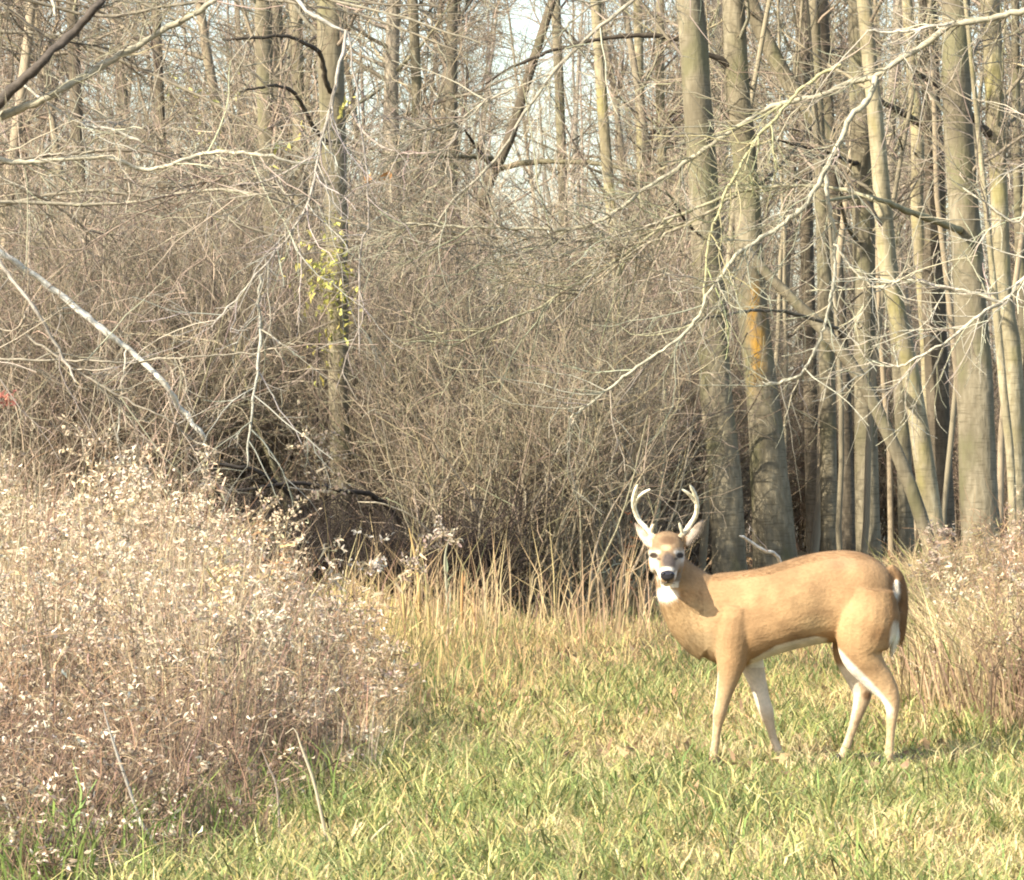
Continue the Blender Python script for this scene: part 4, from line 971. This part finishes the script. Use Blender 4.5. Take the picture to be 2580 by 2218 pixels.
def weed_mass(G, rng, x, y, H, pal_top, pal_low, nl, nf, ls=1.0):
    """dead goldenrod: stems, curled leaves, fluffy heads - vectorised over plants"""
    n = len(x); k = 6
    st = np.stack([x, y, gz(x, y) - .02], -1)
    s = grow(rng, st, np.stack([rng.normal(size=n) * .18, rng.normal(size=n) * .18, np.ones(n)], -1), H, k, .07)
    G.tubes(s, taper(np.full(n, .0036), np.full(n, .0018), k), 3, vary(rng, (.26, .18, .125), n, .3))
    # side shoots
    p, t, rr = pick(rng, s, taper(np.full(n, .003), np.full(n, .002), k), n * 4, .35, 1)
    b = grow(rng, p, off(rng, t, np.full(n * 4, .6)), .12 + .18 * rng.random(n * 4), 4, .2); G.tubes(b, taper(np.full(n * 4, .002), np.full(n * 4, .001), 4), 3, vary(rng, (.38, .25, .15), n * 4, .3))
    # leaves up the stem
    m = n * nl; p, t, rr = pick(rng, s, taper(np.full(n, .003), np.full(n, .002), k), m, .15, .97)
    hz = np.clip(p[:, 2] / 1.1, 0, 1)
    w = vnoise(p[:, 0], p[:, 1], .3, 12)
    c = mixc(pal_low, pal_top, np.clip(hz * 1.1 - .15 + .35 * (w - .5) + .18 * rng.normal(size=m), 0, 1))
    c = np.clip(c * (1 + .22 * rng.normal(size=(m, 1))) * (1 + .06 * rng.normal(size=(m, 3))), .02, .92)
    G.leaves(p + rng.normal(size=(m, 3)) * .012, off(rng, t, np.full(m, 1.2)) + [0, 0, -.4], (.025 + .055 * rng.random(m)) * ls, (.004 + .008 * rng.random(m)) * ls, c, .9)
    # plumes: arching sprays near the tip, set with small tufts
    q = np.repeat(np.arange(n), 7); tq = .70 + .3 * rng.random(len(q)); f = tq * (k - 1) * .999; i = f.astype(int); ff = (f - i)[:, None]
    p = s[q, i] * (1 - ff) + s[q, i + 1] * ff; t = nrm(s[q, i + 1] - s[q, i])
    az = rng.random(n)[q] * 6.28 + rng.normal(size=len(q)) * .7
    d = nrm(t * .7 + np.stack([np.cos(az), np.sin(az), np.zeros(len(q))], -1) * .8)
    pl = grow(rng, p, d, (.07 + .15 * rng.random(len(q))) * (1.3 - (tq - .7) * 2.4), 6, .10, (0, 0, -.20)); rp = taper(np.full(len(q), .0018), np.full(len(q), .0009), 6)
    G.tubes(pl, rp, 3, vary(rng, (.46, .34, .21), len(q), .25))
    m = n * nf; m0 = rng.integers(0, len(pl), m); tt_ = (.1 + .9 * rng.random(m)) * 5 * .999; i = tt_.astype(int); ff = (tt_ - i)[:, None]
    p = pl[m0, i] * (1 - ff) + pl[m0, i + 1] * ff; t = nrm(pl[m0, i + 1] - pl[m0, i])
    tone = rng.random(n)[m0 // 7]; cc = mixc((.40, .30, .21), (.84, .735, .54), np.clip(tone * .85 + .25 * rng.normal(size=m) + .08, 0, 1)); pink = rng.random(m) < .15; cc[pink] = cc[pink] * [1.0, .92, .96]
    c = vary(rng, cc, m, .15, .04)
    G.leaves(p + rng.normal(size=(m, 3)) * .006, t + rng.normal(size=(m, 3)) * .55, .016 + .022 * rng.random(m), .007 + .008 * rng.random(m), c, .6)

def weeds():
    rng = np.random.default_rng(31)
    # left patch
    N = 5200; px, x, y = field_points(rng, N, 17.4, 36, -180, 1000)
    kp = (px < left_edge(y) + rng.normal(size=N) * 75 - 25) & (rng.random(N) < .42) & (vnoise(x, y, .32, 61) + .30 * rng.random(N) > .50); x, y, px = x[kp], y[kp], px[kp]; n = len(x)
    H = (.50 + .66 * rng.random(n) ** 1.3 + .80 * (vnoise(x, y, .38, 41) - .5)) * np.interp(y, [17.4, 19, 22, 26, 36], [.35, .5, .8, 1, 1.02]) * np.interp(left_edge(y) - px, [-60, 40, 260], [.5, .75, 1])
    fr = y < 23.2 - .8 * (vnoise(x, y, .5, 7) - .5) * 3
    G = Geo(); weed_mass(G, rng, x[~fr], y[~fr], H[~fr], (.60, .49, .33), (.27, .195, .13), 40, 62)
    m = 24000; q = rng.integers(0, (~fr).sum(), m); bx, by, bh = x[~fr][q] + rng.normal(size=m) * .07, y[~fr][q] + rng.normal(size=m) * .07, H[~fr][q]
    blades(G, bx, by, bh * (.5 + .7 * rng.random(m)), .004, .05 + .4 * rng.random(m), vary(rng, mixc((.62, .50, .31), (.34, .255, .17), rng.random(m)), m, .2, .06), rng)
    tag(G.build('dead_weeds', M_weed), 'dense stand of dead tan goldenrod with fluffy seed heads filling the left side', 'weeds', kind='stuff')
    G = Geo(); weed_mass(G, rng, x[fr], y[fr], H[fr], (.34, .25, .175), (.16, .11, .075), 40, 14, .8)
    m = 9000; q = rng.integers(0, fr.sum(), m); bx, by, bh = x[fr][q] + rng.normal(size=m) * .07, y[fr][q] + rng.normal(size=m) * .07, H[fr][q]
    blades(G, bx, by, bh * (.5 + .6 * rng.random(m)), .0026, .1 + .6 * rng.random(m), vary(rng, mixc((.38, .28, .19), (.17, .115, .08), rng.random(m)), m, .25, .06), rng)
    m = 2500; q = rng.integers(0, fr.sum(), m)
    blades(G, x[fr][q] + rng.normal(size=m) * .1, y[fr][q] - .1 + rng.normal(size=m) * .1, .15 + .25 * rng.random(m), .004, .2 + .6 * rng.random(m), vary(rng, (.20, .26, .07), m, .25), rng)
    tag(G.build('brown_weeds', M_weed), 'dark reddish brown dead weeds at the lower left corner', 'weeds', kind='stuff')
    m = 120; Yl = 24.5 + 12 * rng.random(m); pl = left_edge(Yl) + 10 + np.abs(rng.normal(size=m)) * 80; xl = GX(pl, Yl)
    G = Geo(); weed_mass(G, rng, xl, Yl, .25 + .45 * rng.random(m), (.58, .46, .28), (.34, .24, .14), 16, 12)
    m = 3000; q = rng.integers(0, 120, m); blades(G, xl[q] + rng.normal(size=m) * .1, Yl[q] + rng.normal(size=m) * .2, .15 + .4 * rng.random(m) ** 1.5, .0035, .1 + .6 * rng.random(m), vary(rng, (.58, .45, .25), m, .25, .06), rng)
    tag(G.build('straggling_weeds', M_weed), 'thin straggling brown stems where the dead weeds fade into the lawn', 'weeds', kind='stuff')
    # right patch
    N = 2600; px, x, y = field_points(rng, N, 25, 42, 2250, 2800)
    kp = (px > right_edge(y) + rng.normal(size=N) * 25) & (rng.random(N) < .24); x, y, px = x[kp], y[kp], px[kp]; n = len(x)
    H = (.40 + .58 * rng.random(n)) * np.interp(px - right_edge(y), [-30, 60, 260], [.45, .75, 1.05])
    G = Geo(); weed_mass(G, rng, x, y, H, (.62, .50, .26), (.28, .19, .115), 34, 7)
    m = 24000; q = rng.integers(0, n, m)
    blades(G, x[q] + rng.normal(size=m) * .12, y[q] + rng.normal(size=m) * .12, .3 + .55 * rng.random(m) ** 1.5, .005, .2 + .6 * rng.random(m), np.where((rng.random(m) < .10)[:, None], vary(rng, (.27, .29, .10), m, .2), vary(rng, mixc((.62, .50, .26), (.30, .205, .125), np.clip(vnoise(x[q], y[q], .35, 71) * 1.6 - .3, 0, 1)), m, .22)), rng)
    tag(G.build('yellow_weeds', M_weed), 'tall yellowish dead weeds and grass behind the tail at the right edge', 'weeds', kind='stuff')
weeds()

# single weeds that stand out
def weed(px, top, Y, label, group=None, head=1.0, tone=(.66, .52, .34), nl=26, seed=0, droop=0.0, htone=(.62, .50, .34)):
    rng = np.random.default_rng(4000 + seed); x = GX(px, Y); z0 = float(gz(x, Y)); H = EYE + (HOR - top) / FPX * Y - z0
    base = np.array([x, Y, z0]); e = thing('dead_weed', base, label, 'weed', group)
    k = 9; s = grow(rng, base[None], np.array([[rng.normal() * .05, rng.normal() * .05, 1.0]]), H * 1.02, k, .05, (droop * .05, 0, 0))
    r = taper([.0045], [.002], k); g = Geo(); g.tubes(s, r, 5, vary(rng, (.42, .30, .17), 1, .15)); g.build('stem', M_weed, e, base)
    p, t, _ = pick(rng, s, r, nl, .2, .9); g = Geo()
    g.leaves(p, off(rng, t, np.full(nl, 1.1)) + [0, 0, -.5], .05 + .06 * rng.random(nl), .012 + .01 * rng.random(nl), vary(rng, tone, nl, .25), .9)
    o = g.build('leaves', M_weed, e, base); o['kind'] = 'stuff'
    if head:
        g = Geo(); nb = int(10 * head) + 3
        p, t, _ = pick(rng, s, r, nb, .72, 1); b = grow(rng, p, off(rng, t, np.full(nb, .8)), (.08 + .12 * rng.random(nb)) * head ** .5, 5, .2, (.06, 0, -.10))
        rb = taper(np.full(nb, .002), np.full(nb, .001), 5); g.tubes(b, rb, 3, (.5, .38, .24))
        m = int(130 * head); p, t, _ = pick(rng, b, rb, m, .15, 1)
        g.leaves(p + rng.normal(size=(m, 3)) * .010, t + rng.normal(size=(m, 3)) * .7, .014 + .024 * rng.random(m), .009 + .010 * rng.random(m), vary(rng, htone, m, .14, .04), .6)
        o = g.build('seed_head', M_weed, e, base); o['kind'] = 'stuff'
    return e
weed(208, 1108, 29.5, 'tallest left-hand goldenrod stalk with a pale plume above the dead weeds', head=2.2, seed=1)
weed(262, 1170, 28.5, 'whitish fluffy goldenrod plume just right of the tallest left-hand plume', head=2.0, seed=2, droop=1.5, htone=(.68, .58, .44))
weed(818, 1095, 33, 'tall lone goldenrod with a tan plume before the mossy trunk', head=2.4, seed=3)
weed(880, 1270, 31, 'nodding grey seed head before the dark hollow of the thicket', head=1.3, seed=4, droop=2.5, htone=(.46, .38, .29))
weed(925, 1365, 30, 'small bright white-headed weed before the dark hollow', head=.8, seed=5, htone=(.56, .50, .42))
weed(490, 1150, 30, 'dried weed with long drooping curled leaves amid the plumes', head=.6, seed=6, nl=40)
weed(395, 1160, 29, 'wide-topped tan weed between the tall plumes and the drooping one', head=1.6, seed=7, tone=(.58, .42, .26))
weed(45, 1150, 30, 'tall yellowish weed stalk at the left edge under the red leaves', head=1.0, seed=8, tone=(.60, .48, .25))
weed(600, 1260, 29, 'brown-leaved weed at the top right slope of the dead stand', head=1.0, seed=9, nl=36, tone=(.6, .38, .2))
weed(690, 1290, 28.5, 'orange-tan weed stalk low on the right slope of the dead stand', head=1.0, seed=10, nl=36, tone=(.62, .38, .17))
weed(2398, 1330, 33, 'slender weed with a pinkish tan head left of the right-hand weeds', head=1.1, seed=11, htone=(.60, .46, .34))
weed(2490, 1420, 31, 'grey fluffy weed head in the yellow weeds behind the tail', head=1.6, seed=12, htone=(.60, .52, .42))
weed(2550, 1310, 32, 'tall pink-brown weed at the right edge before the rightmost trunks', head=1.8, seed=13, htone=(.60, .45, .33))
weed(2440, 1480, 29.5, 'pale feathery weed low behind the rump of the deer', head=1.5, seed=14, htone=(.64, .54, .36))
weed(1575, 1260, 41, 'thin reddish-leaved stalk in front of the thicket left of the antlers', head=.0, seed=15, nl=14, tone=(.33, .13, .06))
weed(120, 1290, 26.5, 'cream-headed goldenrod in the middle of the left dead stand', head=1.5, seed=16)
weed(330, 1280, 26, 'cream-headed goldenrod below the wide-topped tan weed', head=1.5, seed=17, htone=(.68, .55, .36))
weed(560, 1390, 25.5, 'yellowish weed with crowded bright leaves right of centre in the dead stand', head=1.4, seed=18, nl=44, tone=(.66, .52, .24), htone=(.68, .54, .28))

# tall pale grass stalks before the thicket
def stalk(pts, Y, w, col, label, name='grass_stalk', cat='stalk', group=None, blade=True, seed=0):
    rng = np.random.default_rng(6000 + seed); pp = np.array([P(a, b, Y) for a, b in pts])
    z0 = float(gz(pp[-1][0], Y)); base = np.array([pp[-1][0], Y, z0])
    pp[-1][2] = min(pp[-1][2], z0 - .01)
    c = spline(pp[::-1], 18); c[:, 1] += np.linspace(0, -.12, 18); r = np.interp(np.linspace(0, 1, 18), [0, .7, 1], [w, w * .9, w * .25]) / FPX * Y / 2
    e = thing(name, base, label, cat, group); g = Geo(); g.tubes(c, r, 6, vary(rng, col, 1, .08)); g.build('stem', M_weed, e, base)
    if blade:
        n = 5; p, t, _ = pick(rng, c[None], r[None], n, .15, .85); g = Geo()
        g.leaves(p, off(rng, t, np.full(n, .35)), .16 + .14 * rng.random(n), .012, vary(rng, np.array(col) * 1.05, n, .12), .4); g.build('leaf_blades', M_weed, e, base)
    return e
GOLD = (.68, .52, .23)
stalk([(1031, 1330), (1046, 1400), (1056, 1480), (1060, 1640)], 36.5, 10, GOLD, 'tallest golden grass stalk standing before the dark hollow', seed=1)
stalk([(1072, 1480), (1080, 1540), (1082, 1650)], 36, 8, GOLD, 'golden grass stalk just right of the tallest one', seed=2)
stalk([(1012, 1450), (1018, 1540), (1020, 1650)], 36, 8, GOLD, 'golden grass stalk just left of the tallest one', seed=3)
stalk([(1140, 1330), (1122, 1400), (1125, 1480), (1132, 1640)], 37, 7, (.36, .38, .24), 'greenish stalk with a bent tip beside the golden stalks', seed=4)
stalk([(1166, 1440), (1164, 1510), (1162, 1650)], 36, 9, (.66, .42, .2), 'orange-tan grass stalk right of the greenish bent stalk', seed=5)
stalk([(1192, 1480), (1196, 1560), (1194, 1660)], 35.5, 8, GOLD, 'rightmost tall golden stalk before the thicket', seed=6)
stalk([(990, 1500), (984, 1570), (986, 1660)], 35.5, 7, GOLD, 'leftmost short golden stalk before the dark hollow', seed=7)
stalk([(1130, 1550), (1128, 1610), (1126, 1690)], 34.5, 9, (.70, .56, .32), 'short thick pale stalk below the greenish bent stalk', seed=8)
# bent and fallen sticks
stalk([(264, 1770), (285, 1850), (320, 1960), (350, 2050), (356, 2070), (400, 2140), (425, 2218)], 19.2, 9, (.56, .47, .40), 'long greyish dead stem leaning right in the brown weeds at lower left', 'withered_weed', 'dead weed', blade=False, seed=20)
stalk([(722, 1845), (745, 1832), (762, 1880), (790, 1960), (812, 2060), (832, 2135)], 20.0, 8, (.66, .56, .38), 'pale hooked dead stem at the edge of the brown weeds', 'withered_weed', 'dead weed', blade=False, seed=21)
stalk([(660, 1880), (680, 1930), (700, 1990), (706, 2120)], 20.4, 6, (.56, .46, .34), 'short straw stem just left of the hooked dead stem', 'withered_weed', 'dead weed', blade=False, seed=22)
stalk([(993, 2058), (940, 2110), (915, 2132)], 20.1, 7, (.70, .60, .42), 'short pale twig lying in the grass at bottom centre-left', 'withered_weed', 'dead weed', blade=False, seed=23)
stalk([(145, 2085), (130, 2150), (125, 2240)], 18.3, 6, (.24, .34, .08), 'single upright green grass stem in the lower left corner', 'grass_stalk', 'stalk', blade=True, seed=24)
stalk([(205, 2060), (198, 2140), (196, 2240)], 18.3, 6, (.30, .38, .12), 'taller yellow-green grass stem beside the lower left corner', 'grass_stalk', 'stalk', blade=True, seed=25)

def stick(pts, Ys, w0, w1, col, label, cat='branch', name='fallen_branch', nb=4, ntw=12, seed=0):
    rng = np.random.default_rng(7000 + seed); pp = np.array([P(a, b, yy) for (a, b), yy in zip(pts, Ys)])
    c = spline(pp, 24) + rng.normal(size=(24, 3)) * .004; r = np.linspace(w0, w1, 24) / FPX * np.mean(Ys) / 2; r[-1] *= .3
    base = np.array([pp[0][0], pp[0][1], max(0.0, pp[0][2] - .05)]); e = thing(name, base, label, cat); g = Geo(); g.tubes(c, r, 7, col); b = g.build('limb', M_branch, e, base)
    if nb:
        t = twig_spray(rng, c, r, nb, ntw, .5, .2, np.array(col) * 1.2).build('twigs', M_twig, e, base); t['kind'] = 'stuff'
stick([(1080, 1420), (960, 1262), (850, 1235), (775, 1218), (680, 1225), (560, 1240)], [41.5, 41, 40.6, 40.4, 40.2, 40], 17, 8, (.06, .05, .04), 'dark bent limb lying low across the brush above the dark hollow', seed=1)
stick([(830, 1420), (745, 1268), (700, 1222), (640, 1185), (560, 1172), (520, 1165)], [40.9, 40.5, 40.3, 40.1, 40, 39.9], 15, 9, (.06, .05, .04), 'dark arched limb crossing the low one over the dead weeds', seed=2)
stick([(1110, 1640), (1105, 1385), (1075, 1335), (1020, 1290), (950, 1268), (900, 1266)], [40.2, 40.1, 40, 39.9, 39.8, 39.8], 9, 4, (.42, .36, .25), 'thin tan stem arching over the dark hollow', nb=3, ntw=8, seed=3)
stick([(2010, 1600), (1966, 1418), (1925, 1388), (1885, 1362), (1862, 1350)], [42, 41.5, 41.3, 41.2, 41.1], 12, 8, (.74, .66, .52), 'pale broken stick poking up behind the back of the deer', nb=1, ntw=2, seed=4)
stick([(1585, 1600), (1575, 1440), (1552, 1330), (1530, 1250), (1520, 1235)], [41.3, 41.2, 41.1, 41, 41], 11, 5, (.40, .37, .26), 'grey-green bare sapling stem just left of the face of the deer', cat='sapling', name='bare_sapling', nb=3, ntw=10, seed=5)
stick([(1300, 1640), (1290, 1480), (1330, 1380), (1335, 1320), (1400, 1150), (1480, 1000)], [41.4, 41.3, 41.2, 41.2, 41.1, 41], 10, 5, (.38, .33, .24), 'crooked bare sapling in the middle of the thicket', cat='sapling', name='bare_sapling', nb=6, ntw=20, seed=6)
stick([(1245, 1640), (1230, 1430), (1200, 1330), (1150, 1250)], [41, 41, 40.9, 40.8], 13, 6, (.32, .27, .18), 'thick leaning stem at the left front of the thicket', cat='sapling', name='bare_sapling', nb=6, ntw=20, seed=7)

# red leaves at the left edge
def red_bush():
    rng = np.random.default_rng(88); Y = 38.0; x = GX(20, Y); base = np.array([x, Y, float(gz(x, Y))])
    e = thing('red_leaved_sapling', base, 'thin sapling with a patch of coral red leaves at the left edge', 'sapling')
    top = P(20, 960, Y); c = spline(np.array([base, base + [.05, 0, .8], top]), 12)
    g = Geo(); g.tubes(c, np.linspace(.010, .004, 12), 5, (.25, .19, .13)); g.build('stem', M_branch, e, base)
    n = 26; q = P(20, 1005, Y); pos = q + rng.normal(size=(n, 3)) * [.045, .05, .03]
    g = Geo(); g.leaves(pos, rng.normal(size=(n, 3)) + [0, 0, -.4], .035 + .03 * rng.random(n), .022, vary(rng, (.48, .19, .14), n, .2), .4); o = g.build('leaves', M_leaf, e, base); o['kind'] = 'stuff'
red_bush()
